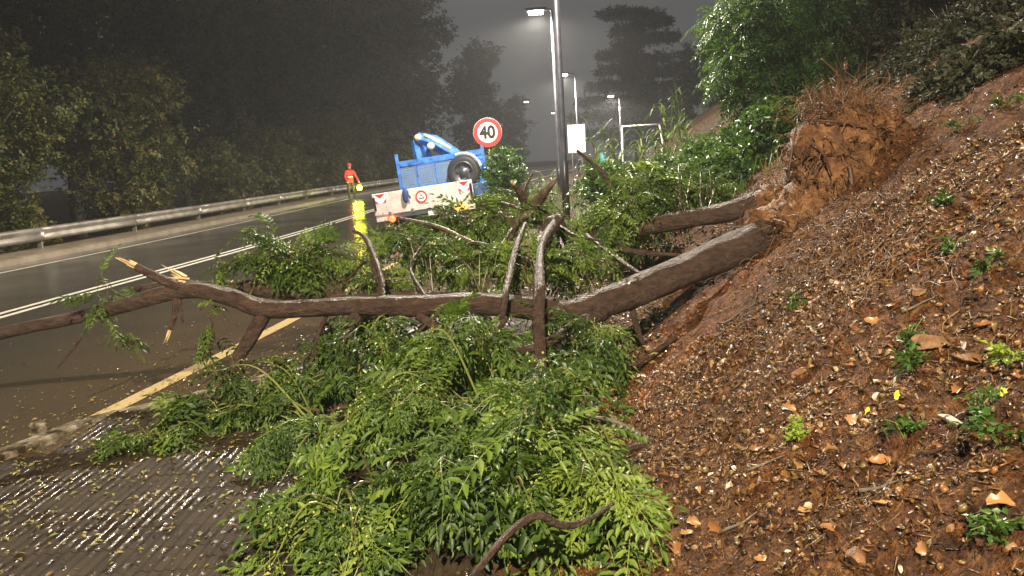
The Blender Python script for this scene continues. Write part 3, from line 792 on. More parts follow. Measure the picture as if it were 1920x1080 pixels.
def build_bank_vegetation():
    r = np.random.default_rng(77)
    # leafy tree standing on the bank behind the root ball
    g = hit(1520, 330); Y = 12.2; b = at(1475, 330, Y); bz = H(b[0], Y)
    root = empty('bank_tree', (b[0], Y, bz), 'leafy green tree on the bank behind the torn root ball', 'tree')
    L = np.array(root.location)
    mb = MB(); places = []
    mb.tube(spline([(0, 0, -.3), (.1, .2, 1.2), (-.1, .3, 2.6), (0.1, .2, 4.4)], 5), list(np.linspace(.12, .04, 16)), 8)
    lob = [(1400, 60, 12, .55), (1385, 120, 11.8, .35), (1450, 20, 12.2, .7), (1470, 110, 11.7, .5), (1420, 165, 11.6, .38), (1500, 190, 11.7, .4), (1530, 60, 12.4, .7), (1600, 20, 12.8, .8), (1450, 240, 11.6, .40), (1560, 130, 12.6, .4), (1385, 20, 12.2, .45), (1680, 15, 13.5, .8), (1500, -40, 12.6, .9), (1480, 290, 11.5, .35)]
    for px, py, yy, s in lob:
        c = at(px, py, yy) - L
        st = np.array([0.05, .2, max(.4, min(4.0, c[2] - .5))]); pp = spline([st, (st + c) / 2 + np.array([0, 0, .15]), c], 4); mb.tube(pp, list(np.linspace(.045, .012, len(pp))), 6)
        for _ in range(int(95 * s / .4)):
            d = r.normal(0, 1, 3); d /= np.linalg.norm(d); p = c + d * s * np.array([1, 1, .8]) * r.random() ** .4
            dd = d * .8 + np.array([0, -.2, -.55]) + r.normal(0, .3, 3)
            places.append((int(r.integers(len(FR_LO))), p, frame(dd, np.array([0, 0, 1.0]) + r.normal(0, .3, 3)), r.uniform(.8, 1.5), r.uniform(0, .4)))
    mb.build('trunk', M['bark'], root, True); c = merge('crown', FR_LO, places, M['leaf_small'], root); c['kind'] = 'stuff'
    # dark trees up the hill at the top right
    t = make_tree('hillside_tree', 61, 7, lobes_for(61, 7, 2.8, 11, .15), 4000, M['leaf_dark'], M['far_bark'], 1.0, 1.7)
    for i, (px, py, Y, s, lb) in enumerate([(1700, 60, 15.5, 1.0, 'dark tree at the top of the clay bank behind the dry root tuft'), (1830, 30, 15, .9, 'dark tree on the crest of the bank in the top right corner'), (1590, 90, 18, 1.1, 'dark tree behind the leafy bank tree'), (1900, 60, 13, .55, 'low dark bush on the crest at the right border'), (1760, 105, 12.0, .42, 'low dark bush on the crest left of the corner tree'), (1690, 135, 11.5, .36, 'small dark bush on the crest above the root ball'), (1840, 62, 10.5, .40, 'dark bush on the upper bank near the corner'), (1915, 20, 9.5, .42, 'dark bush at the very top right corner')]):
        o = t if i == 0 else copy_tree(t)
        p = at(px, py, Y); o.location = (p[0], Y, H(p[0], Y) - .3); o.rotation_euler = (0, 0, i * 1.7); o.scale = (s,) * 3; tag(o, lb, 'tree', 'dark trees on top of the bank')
    # shrubs along the bank between root ball and lamp post
    sh = [(1450, 330, 10.6, .50, .45, 'dark glossy shrub hugging the left side of the root ball'), (1400, 300, 11.2, .55, .5, 'green shrub under the hanging branches of the bank tree'), (1360, 350, 10.4, .45, .38, 'low shrub above the second fallen trunk'),
          (1290, 345, 10.5, .42, .36, 'low leafy shrub left of the bank shrubs'), (1240, 330, 11.5, .45, .35, 'leafy shrub with light green tips near the reeds'), (945, 320, 15.2, .42, .5, 'leafy green bush at the foot of the speed sign'), (1330, 300, 12.8, .5, .4, 'dim shrub higher on the bank behind the low shrubs'), (1180, 395, 9.6, .4, .35, 'small bush beside the second fallen trunk'),
          (1130, 345, 12.5, .42, .36, 'bush right of the nearest lamp post foot')]
    for px, py, Y, s, sz, lb in sh:
        c = at(px, py, Y); z = H(c[0], Y); hgt = max(.3, c[2] - z)
        root = empty('shrub', (c[0], Y, z), lb, 'shrub', 'shrubs on the bank')
        mb = MB(); places = []
        for _ in range(7):
            e = np.array([r.normal(0, s * .5), r.normal(0, s * .5), hgt + r.normal(0, sz * .5)]); pp = spline([(0, 0, -.1), e * .5 + np.array([0, 0, .05]), e], 4); mb.tube(pp, list(np.linspace(.015, .005, len(pp))), 5)
        mb.build('stem', M['far_bark'], root)['kind'] = 'stuff'
        for _ in range(int(420 * (s / .45) ** 2)):
            d = r.normal(0, 1, 3); d /= np.linalg.norm(d); p = np.array([0, 0, hgt]) + d * np.array([s, s, sz]) * r.random() ** .35
            if p[2] < 0: p[2] = abs(p[2]) * .5
            if _ % 3 == 0: p = np.array([r.normal(0, s * .6), r.normal(0, s * .6), r.uniform(0, hgt)])
            places.append((int(r.integers(6)), p, rot_random(r, .3), r.uniform(.7, 1.1), r.uniform(0, .4)))
        merge('foliage', SPRIG, places, M['leaf_small'], root)['kind'] = 'stuff'
    for px, py, s_, lb in ((1720, 118, .5, 'dark undergrowth clump on the upper bank above the root ball'), (1795, 82, .55, 'dark undergrowth clump below the crest'), (1865, 45, .55, 'dark undergrowth clump near the top right corner'), (1915, 95, .38, 'dark low plants at the right border of the upper bank'), (1770, 165, .34, 'small dark undergrowth patch on the upper bank'), (1660, 150, .42, 'dark undergrowth right behind the dry root tuft'), (1845, 140, .3, 'small dark plant on the upper bank near the right border'), (1690, 60, .7, 'large dark undergrowth mass on the crest behind the root tuft'), (1800, 20, .7, 'large dark undergrowth mass at the top border')):
        hp = hit(px, py)
        if hp is None: hp = at(px, py + 40, 11.0); hp[2] = H(hp[0], hp[1])
        root = empty('undergrowth', hp, lb, 'undergrowth', 'dark undergrowth on the upper bank'); mb = MB(); places = []
        for _ in range(6):
            e = np.array([r.normal(0, s_ * .5), r.normal(0, s_ * .5), s_ * r.uniform(.4, .9)]); mb.tube([(0, 0, -.1), e * .5, e], [.01, .008, .004], 5)
        mb.build('stem', M['bark'], root)['kind'] = 'stuff'
        for _ in range(int(420 * s_ / .5)):
            d = r.normal(0, 1, 3); d[2] = abs(d[2]); d /= np.linalg.norm(d); p = d * np.array([s_, s_, s_ * .8]) * r.random() ** .4; p[2] += .67 * p[0]
            places.append((int(r.integers(6)), p, rot_random(r, .3), r.uniform(.6, 1.0), r.uniform(-.2, .35)))
        merge('foliage', SPRIG, places, M['leaf_dark'], root)['kind'] = 'stuff'
    # lime-green young shoot in front of the shrubs
    c = at(1185, 345, 8.6); z = H(c[0], 8.6)
    root = empty('young_plant', (c[0], c[1], z), 'bright lime green young plant in front of the bank shrubs', 'plant')
    mb = MB(); places = []
    for k in range(4):
        e = np.array([r.normal(0, .12), r.normal(0, .1), c[2] - z + r.uniform(-.2, .3)]); pp = spline([(0, 0, 0), e * .5 + np.array([.02, 0, .05]), e], 5); mb.tube(pp, list(np.linspace(.008, .003, len(pp))), 5)
        for q in range(16):
            p = np.array(pp[int(r.integers(4, len(pp)))]); d = np.array([r.normal(), r.normal(), -.2]); places.append((int(r.integers(6)), p, frame(d, np.array([0, 0, 1.0])), r.uniform(.8, 1.3), r.uniform(0, .5)))
    mb.build('stem', M['stem'], root)['kind'] = 'stuff'; merge('foliage', SPRIG, places, M['leaf_lime'], root)['kind'] = 'stuff'
build_bank_vegetation()

def blade(pts, w, r):
    """flat arching blade; returns V,F"""
    V, F = [], []; n = len(pts)
    for i, p in enumerate(pts):
        t = np.array(pts[min(i + 1, n - 1)]) - np.array(pts[max(0, i - 1)]); s = np.cross(t, np.array([0, 0, 1.0])) + r.normal(0, .05, 3) * np.linalg.norm(t); s /= (np.linalg.norm(s) + 1e-9)
        ww = w * (1 - (i / (n - 1)) ** 1.6) + .0008; V += [np.array(p) - s * ww, np.array(p) + s * ww]
    for i in range(n - 1): F += [(2 * i, 2 * i + 1, 2 * i + 3), (2 * i, 2 * i + 3, 2 * i + 2)]
    return V, F

def build_reeds():
    r = np.random.default_rng(15)
    spots = [(1125, 232, 19, 'single arching reed just right of the white notice board'), (1150, 240, 17, 'feathery reed clump right of the notice board'), (1205, 225, 16, 'tall reed clump in front of the pale frame'), (1245, 195, 15, 'tallest bright reed clump right of the pale frame'), (1272, 150, 21, 'dim reed high on the dark bank'), (1225, 250, 15, 'short reed clump below the tallest reeds'), (1110, 300, 15, 'low reed clump near the lamp post'), (1020, 325, 18, 'low reeds left of the nearest lamp post'), (1290, 230, 18, 'dim reed clump at the foot of the dark bank'), (1165, 300, 14.5, 'leafy low reeds beneath the pale frame')]
    for px, py, Y, lb in spots:
        top = at(px, py, Y); z = H(top[0], Y); hh = max(.5, top[2] - z)
        root = empty('reed_clump', (top[0], Y, z), lb, 'reeds', 'reeds on the verge')
        mb = MB(); V, F, R = [], [], []
        for k in range(4):
            h2 = hh * (1 if k == 0 else r.uniform(.5, .95)); lean = r.normal(0, .12, 2); b = np.array([r.normal(0, .12), r.normal(0, .12), -.1])
            st = spline([b, b + np.array([lean[0] * h2 * .3, lean[1] * h2 * .3, h2 * .55]), b + np.array([lean[0] * h2, lean[1] * h2, h2 + .1])], 6); mb.tube(st, list(np.linspace(.011, .004, len(st))), 5, rnd=r.random())
            for q in range(13):
                i = int(r.integers(3, len(st))); p = np.array(st[i]); a = r.uniform(0, 2 * PI); ln = r.uniform(.35, .65); d = np.array([math.cos(a), math.sin(a) * .8, 0])
                pts = [p, p + d * ln * .35 + np.array([0, 0, ln * .32]), p + d * ln * .75 + np.array([0, 0, ln * .3]), p + d * ln + np.array([0, 0, ln * .02])]
                v, f = blade(spline(pts, 3), .017, r); o = len(V); V += v; F += [tuple(o + i for i in x) for x in f]; R += [r.random()] * len(v)
        mb.build('stalk', M['reed'], root)['kind'] = 'stuff'; np_mesh('blades', np.array(V), np.array(F), np.array(R), M['reed'], root)['kind'] = 'stuff'
    # rough grass on the verge by the lamp posts
    V, F, R = [], [], []
    for _ in range(3600):
        Y = r.uniform(9, 30); e = float(centre(Y)) + float(edge_off(Y)); x = r.uniform(e + .9, float(toe(Y)) + 2.0)
        z = H(x, Y); ln = r.uniform(.12, .42); a = r.uniform(0, 2 * PI); d = np.array([math.cos(a), math.sin(a), 0]); p = np.array([x, Y, z - .01])
        v, f = blade([p, p + d * ln * .25 + np.array([0, 0, ln * .7]), p + d * ln * .8 + np.array([0, 0, ln * .75])], .007, r); o = len(V); V += v; F += [tuple(o + i for i in q) for q in f]; R += [r.random()] * len(v)
    tag(np_mesh('grass', np.array(V), np.array(F), np.array(R), M['grass']), 'rough grass growing on the verge round the lamp posts', 'grass', kind='stuff')
build_reeds()

# ------------------------------------------------------------------ the fallen tree
TB = at(1560, 420, 6.4)
TREE = empty('fallen_tree', (TB[0], TB[1], H(TB[0], TB[1])), 'uprooted tree lying from the clay bank across the pavement and road', 'tree')
TL = np.array(TREE.location)
def limb(name, pts, material=None, rough=.14, seg=10, end=None, n=8, rnd=.5):
    """pts: (px, py, Y, radius in px)"""
    W = [np.append(at(a, b, Y), r * Y / FPX) for a, b, Y, r in pts]
    S = spline(W, n); mb = MB()
    mb.tube([s[:3] for s in S], [max(.003, s[3]) for s in S], seg, rough=rough, rnd=rnd)
    o = mb.build(name, material or M['bark'], TREE, True, origin=TL)
    if end:   # splintered pale end
        e = S[-1]; d = np.array(S[-1][:3]) - np.array(S[-2][:3]); d /= np.linalg.norm(d); mb = MB(); rr = np.random.default_rng(int(pts[0][0]))
        L_, k = end
        for q in range(k * 4):
            off = rr.normal(0, e[3] * .34, 3); l2 = L_ * rr.uniform(.15, .85); tw = rr.normal(0, .003, 3); w = e[3] * rr.uniform(.12, .32)
            mb.tube([e[:3] + off - d * .04, e[:3] + off + d * l2 * .7 + tw, e[:3] + off + d * l2 + tw * 1.5], [w, w * .8, w * rr.uniform(.1, .5)], 4)
        s = mb.build('broken_end', M['wood'], o, False, origin=TL); s['kind'] = 'stuff'
    return o

limb('trunk', [(1570, 385, 6.45, 40), (1500, 412, 6.3, 37), (1440, 438, 6.15, 33), (1360, 474, 6.0, 32), (1280, 508, 5.85, 30), (1200, 542, 5.7, 31), (1120, 572, 5.55, 29), (1060, 588, 5.45, 25), (1000, 580, 5.35, 22), (900, 570, 5.3, 21), (780, 573, 5.25, 21), (660, 574, 5.22, 18), (560, 579, 5.2, 17), (490, 578, 5.2, 18), (435, 558, 5.2, 17), (380, 545, 5.2, 16), (330, 547, 5.22, 16), (270, 561, 5.25, 15), (160, 592, 5.32, 13), (60, 612, 5.38, 12), (-60, 642, 5.45, 11), (-200, 690, 5.5, 9)], rough=.09, seg=18, n=10)
limb('second_stem', [(1060, 585, 5.6, 18), (960, 566, 5.7, 17), (820, 560, 5.75, 16), (680, 562, 5.75, 15), (560, 552, 5.75, 15), (470, 540, 5.8, 14), (390, 537, 5.85, 12), (320, 534, 5.9, 10), (255, 542, 5.95, 6)], rough=.14)
limb('second_trunk', [(1480, 352, 6.75, 21), (1430, 376, 6.8, 20), (1360, 398, 6.85, 19), (1290, 410, 6.9, 17), (1210, 425, 6.95, 16), (1140, 434, 7.0, 14), (1060, 432, 7.05, 11)], rough=.13, seg=14)
BR = [  # name, points, material, splintered end
    ('branch', [(340, 540, 5.2, 12), (300, 522, 5.2, 9), (255, 500, 5.2, 8)], None, (.16, 4)),
    ('branch', [(495, 590, 5.2, 14), (470, 635, 5.15, 13), (440, 682, 5.1, 12), (443, 715, 5.08, 11), (446, 748, 5.05, 7)], None, None),
    ('branch', [(330, 555, 5.2, 7), (328, 590, 5.17, 6), (318, 618, 5.14, 5)], None, (.12, 3)),
    ('branch', [(336, 560, 5.2, 5), (340, 585, 5.18, 4), (343, 604, 5.16, 2)], None, None),
    ('branch', [(668, 592, 5.2, 12), (652, 625, 5.1, 11), (646, 660, 5.0, 10), (655, 700, 4.9, 9), (690, 745, 4.8, 6)], None, None),
    ('branch', [(716, 560, 5.25, 7), (714, 520, 5.4, 6), (700, 478, 5.6, 5), (684, 445, 5.8, 4.5), (662, 432, 5.9, 3)], None, None),
    ('branch', [(716, 545, 5.3, 4), (690, 490, 5.6, 3), (655, 520, 5.8, 2.5), (625, 535, 5.9, 2)], None, None),
    ('branch', [(785, 592, 5.2, 9), (830, 622, 5.05, 9), (862, 650, 4.95, 8), (900, 668, 4.85, 5)], None, None),
    ('branch', [(1048, 410, 6.4, 9), (1028, 436, 6.1, 9), (1014, 470, 5.7, 8), (1012, 540, 5.2, 11), (1010, 610, 5.0, 12), (1014, 690, 4.85, 12), (1020, 800, 4.6, 8)], None, None),
    ('branch', [(985, 420, 6.2, 4), (966, 470, 5.7, 6), (948, 550, 5.15, 7), (940, 610, 5.05, 6), (934, 660, 4.95, 3)], None, None),
    ('branch', [(945, 600, 5.05, 8), (915, 640, 4.9, 7), (868, 686, 4.75, 5)], None, None),
    ('branch', [(1130, 588, 5.5, 16), (1085, 606, 5.3, 13), (1030, 640, 5.05, 11), (960, 662, 4.9, 7)], None, None),
    ('branch', [(1118, 600, 5.5, 14), (1112, 635, 5.4, 12), (1100, 668, 5.35, 8)], None, None),
    ('branch', [(1184, 575, 5.65, 7), (1192, 605, 5.6, 6), (1206, 645, 5.55, 4)], None, None),
    ('branch', [(1060, 425, 7.0, 9), (1025, 405, 7.0, 9), (990, 385, 6.9, 8), (974, 360, 6.8, 7), (964, 344, 6.75, 6)], None, (.05, 3)),
    ('branch', [(990, 395, 6.9, 9), (1008, 378, 6.8, 10), (1024, 358, 6.7, 8), (1043, 336, 6.6, 3)], 'pale', None),
    ('branch', [(1060, 425, 6.9, 8), (1035, 412, 6.7, 9), (1015, 440, 6.4, 8), (1005, 470, 6.2, 6)], None, None),
    ('branch', [(958, 448, 6.8, 5), (966, 422, 6.75, 8), (985, 404, 6.7, 8), (1010, 400, 6.7, 7)], 'pale', None),
    ('branch', [(1000, 400, 6.8, 4), (985, 360, 6.9, 3), (998, 325, 7.0, 2)], None, None),
    ('branch', [(1030, 410, 6.8, 4), (1075, 440, 6.5, 3.5), (1130, 452, 6.4, 2)], None, None),
    ('branch', [(980, 395, 6.8, 3), (940, 380, 6.9, 2.5), (905, 385, 7.0, 1.5)], None, None),
    ('branch', [(960, 430, 6.6, 3.5), (935, 470, 6.3, 3), (925, 520, 6.0, 2)], None, None),
    ('branch', [(1040, 420, 6.8, 4), (1060, 470, 6.3, 3), (1100, 520, 5.9, 2.5)], None, None),
    ('branch', [(1120, 432, 7.0, 5), (1150, 400, 7.1, 4), (1170, 360, 7.2, 2)], None, None),
    ('branch', [(800, 560, 5.4, 4), (770, 500, 5.8, 3), (800, 450, 6.1, 2)], None, None),
    ('branch', [(620, 575, 5.3, 4), (600, 620, 5.1, 3.5), (585, 670, 5.0, 2)], None, None),
    ('branch', [(820, 590, 5.2, 3), (760, 640, 5.0, 3), (700, 665, 4.9, 2)], None, None),
    ('branch', [(900, 668, 4.85, 5), (850, 720, 4.5, 4), (760, 745, 4.25, 3)], None, None),
    ('branch', [(1018, 760, 4.5, 6), (985, 840, 3.9, 5), (930, 905, 3.45, 3.5)], None, None),
    ('branch', [(760, 940, 3.3, 6), (830, 930, 3.25, 5), (920, 938, 3.15, 3)], None, None),
    ('branch', [(640, 800, 4.3, 4), (590, 830, 4.15, 4), (545, 862, 4.05, 2.5)], None, None),
    ('branch', [(860, 800, 3.9, 3.5), (800, 770, 4.0, 3), (735, 765, 4.05, 2)], 'pale', None),
    ('branch', [(1020, 850, 3.5, 3.5), (1075, 870, 3.4, 3), (1120, 905, 3.25, 2)], None, None),
    ('branch', [(1000, 492, 5.9, 3.5), (930, 466, 6.1, 4), (885, 456, 6.3, 4), (850, 480, 6.4, 2.5)], None, None),
    ('branch', [(1010, 492, 6.0, 3), (900, 460, 6.3, 4), (820, 425, 6.6, 3.5), (745, 408, 6.9, 2.5)], 'pale', None),
    ('branch', [(1152, 362, 7.3, 5), (1128, 322, 7.4, 4), (1082, 282, 7.5, 2.5)], None, None),
    ('branch', [(1060, 428, 7.0, 6), (980, 412, 7.2, 5), (900, 410, 7.4, 4), (850, 405, 7.5, 2)], 'pale', None),
    ('branch', [(170, 590, 5.3, 4), (150, 635, 5.25, 3), (108, 690, 5.2, 2)], None, None),
    ('branch', [(1130, 440, 7.0, 8), (1180, 470, 6.6, 6), (1300, 480, 6.5, 3)], None, None),
    ('branch', [(1210, 520, 5.8, 4), (1150, 480, 6.2, 4), (1100, 440, 6.6, 3)], None, None),
    ('branch', [(1010, 690, 4.85, 9), (960, 780, 4.3, 8), (900, 850, 3.9, 5)], None, None),
    ('branch', [(1015, 740, 4.7, 9), (1060, 820, 4.1, 7), (1080, 900, 3.6, 4)], None, None),
    ('branch', [(690, 740, 4.8, 6), (640, 800, 4.5, 5), (560, 850, 4.3, 3)], None, None),
    ('branch', [(700, 920, 3.5, 9), (730, 970, 3.2, 9), (780, 1000, 3.05, 9), (860, 1008, 2.95, 5)], None, None),
]
for nm, pts, mt, en in BR:
    limb(nm, pts, M['pale_bark'] if mt == 'pale' else M['bark'], rough=.16, end=en, seg=9)

# torn strips of pale wood near the upper fork
mb = MB(); rr = np.random.default_rng(2)
for q in range(7):
    a = at(345 + rr.uniform(-12, 12), 522 + rr.uniform(-6, 8), 5.18); d = np.array([-.07, 0, .05]) + rr.normal(0, .02, 3)
    mb.tube([a, a + d * .6, a + d * 1.2], [.007, .005, .001], 5)
mb.build('torn_wood', M['wood'], TREE, False, origin=TL)['kind'] = 'stuff'

def build_rootball():
    spec = [(1590, 262, 6.35, (.40, .30, .27)), (1540, 275, 6.3, (.25, .26, .24)), (1640, 275, 6.45, (.26, .26, .20)), (1560, 340, 6.35, (.36, .34, .32)), (1520, 395, 6.3, (.28, .30, .25)), (1600, 400, 6.4, (.34, .34, .30)), (1480, 430, 6.2, (.22, .24, .19)), (1660, 350, 6.55, (.36, .32, .26)), (1630, 430, 6.45, (.34, .3, .22)), (1540, 455, 6.2, (.25, .25, .15)), (1462, 418, 6.2, (.2, .2, .14)), (1470, 372, 6.7, (.2, .2, .13)), (1590, 480, 6.1, (.35, .3, .14)), (1700, 400, 6.5, (.3, .3, .16))]
    bm = bmesh.new()
    for px, py, Y, rad in spec:
        c = at(px, py, Y); m = Matrix.Translation(Vector(c)) @ Matrix.Diagonal((*rad, 1)); bmesh.ops.create_icosphere(bm, subdivisions=3, radius=1, matrix=m)
    me = bpy.data.meshes.new('tmp'); bm.to_mesh(me); bm.free()
    o = bpy.data.objects.new('tmp', me); COL.objects.link(o); md = o.modifiers.new('r', 'REMESH'); md.mode = 'VOXEL'; md.voxel_size = .026
    dg = bpy.context.evaluated_depsgraph_get(); me2 = bpy.data.meshes.new_from_object(o.evaluated_get(dg)); bpy.data.objects.remove(o)
    for v in me2.vertices:
        p = v.co.copy(); n = v.normal.copy()
        d = .11 * mnoise.fractal(p * 3.0, 1.0, 2.0, 3) + .065 * (mnoise.fractal(p * 9, .8, 2.1, 4)) + .03 * mnoise.noise(p * 24)
        v.co = p + n * d - Vector(TL)
    me2.materials.clear(); me2.materials.append(M['soil']); me2.polygons.foreach_set('use_smooth', [True] * len(me2.polygons))
    ob = bpy.data.objects.new('root_ball', me2); COL.objects.link(ob); ob.parent = TREE
    # roots
    r = np.random.default_rng(9); fine = MB()
    pts = [np.array(v.co) for v in me2.vertices]; nr = [np.array(v.normal) for v in me2.vertices]
    for i in r.choice(len(pts), 1500):
        p, n = pts[i] + TL, nr[i]
        L = r.uniform(.06, .22); d = n * .5 + r.normal(0, .6, 3) + np.array([0, 0, -.35]); d /= np.linalg.norm(d)
        q = p + n * .01 + d * L * .5; e = q + (d + np.array([0, 0, -.7]) + r.normal(0, .4, 3)) * L * .5
        s = spline([p - n * .02, q, e], 3); fine.tube(s, list(np.linspace(r.uniform(.0025, .006), .0012, len(s))), 4, rnd=r.random(), cap=False)
    # dry tuft on top
    for i in range(1100):
        b = at(r.normal(1590, 42), r.uniform(190, 235), 6.35 + r.uniform(-.2, .2)); L = abs(r.normal(.16, .1)) + .03; d = np.array([r.normal(0, .7), r.normal(0, .6), .9]); d /= np.linalg.norm(d)
        pts = [b]; 
        for q in range(4):
            d = d + r.normal(0, .62, 3) + np.array([0, 0, -.12 * q]); d /= np.linalg.norm(d); pts.append(pts[-1] + d * L * .32)
        s = spline(pts, 2); fine.tube(s, list(np.linspace(.0027, .0009, len(s))), 4, rnd=.2 + .8 * r.random(), cap=False)
    for i in range(900):
        hp = hit(r.normal(1580, 95), r.normal(450, 55))
        if hp is None: continue
        b, nn = surf(hp); L = r.uniform(.05, .2); d = np.array([-.7, -.5, -.2]) + r.normal(0, .7, 3); d -= nn * d.dot(nn); d /= np.linalg.norm(d); s = spline([b + nn * .004, b + nn * r.uniform(.01, .05) + d * L * .5 + r.normal(0, .01, 3), b + nn * .006 + d * L], 3)
        fine.tube(s, list(np.linspace(.0034, .0012, len(s))), 4, rnd=r.random(), cap=False)
    # roots hanging where the trunk leaves the soil
    for i in range(130):
        b = at(r.uniform(1450, 1580), r.uniform(400, 470), 6.0 + r.uniform(-.12, .05)); L = r.uniform(.08, .3); d = r.normal(0, .6, 3) + np.array([-.2, -.3, -.5]); d /= np.linalg.norm(d)
        s = spline([b, b + d * L * .5 + r.normal(0, .03, 3), b + d * L + r.normal(0, .05, 3)], 3); fine.tube(s, list(np.linspace(.005, .0015, len(s))), 4, rnd=.7 * r.random(), cap=False)
    fine.build('root_hair', M['root'], TREE, False, origin=TL)['kind'] = 'stuff'
    for pl in ([(1592, 310, 6.02, 4), (1597, 340, 6.0, 6), (1590, 375, 6.0, 6), (1575, 405, 6.0, 3)], [(1510, 225, 6.2, 1.5), (1560, 228, 6.1, 2.2), (1620, 240, 6.1, 2), (1660, 262, 6.15, 1)], [(1492, 240, 6.2, 2), (1482, 300, 6.1, 2.5), (1475, 345, 6.1, 1)], [(1655, 290, 6.15, 4), (1690, 305, 6.1, 4), (1740, 318, 6.1, 2)], [(1520, 262, 6.05, 1.5), (1545, 290, 6.0, 2), (1560, 330, 6.0, 1.5)], [(1600, 190, 6.3, 3), (1570, 140, 6.3, 2.5), (1540, 110, 6.3, 1.5)], [(1620, 190, 6.4, 3), (1655, 160, 6.4, 2), (1690, 170, 6.4, 1.3)], [(1530, 440, 6.0, 6), (1510, 480, 5.9, 4), (1470, 500, 5.85, 2)]):
        limb('root', pl, M['root'], rough=.25, seg=7, rnd=.12)
build_rootball()

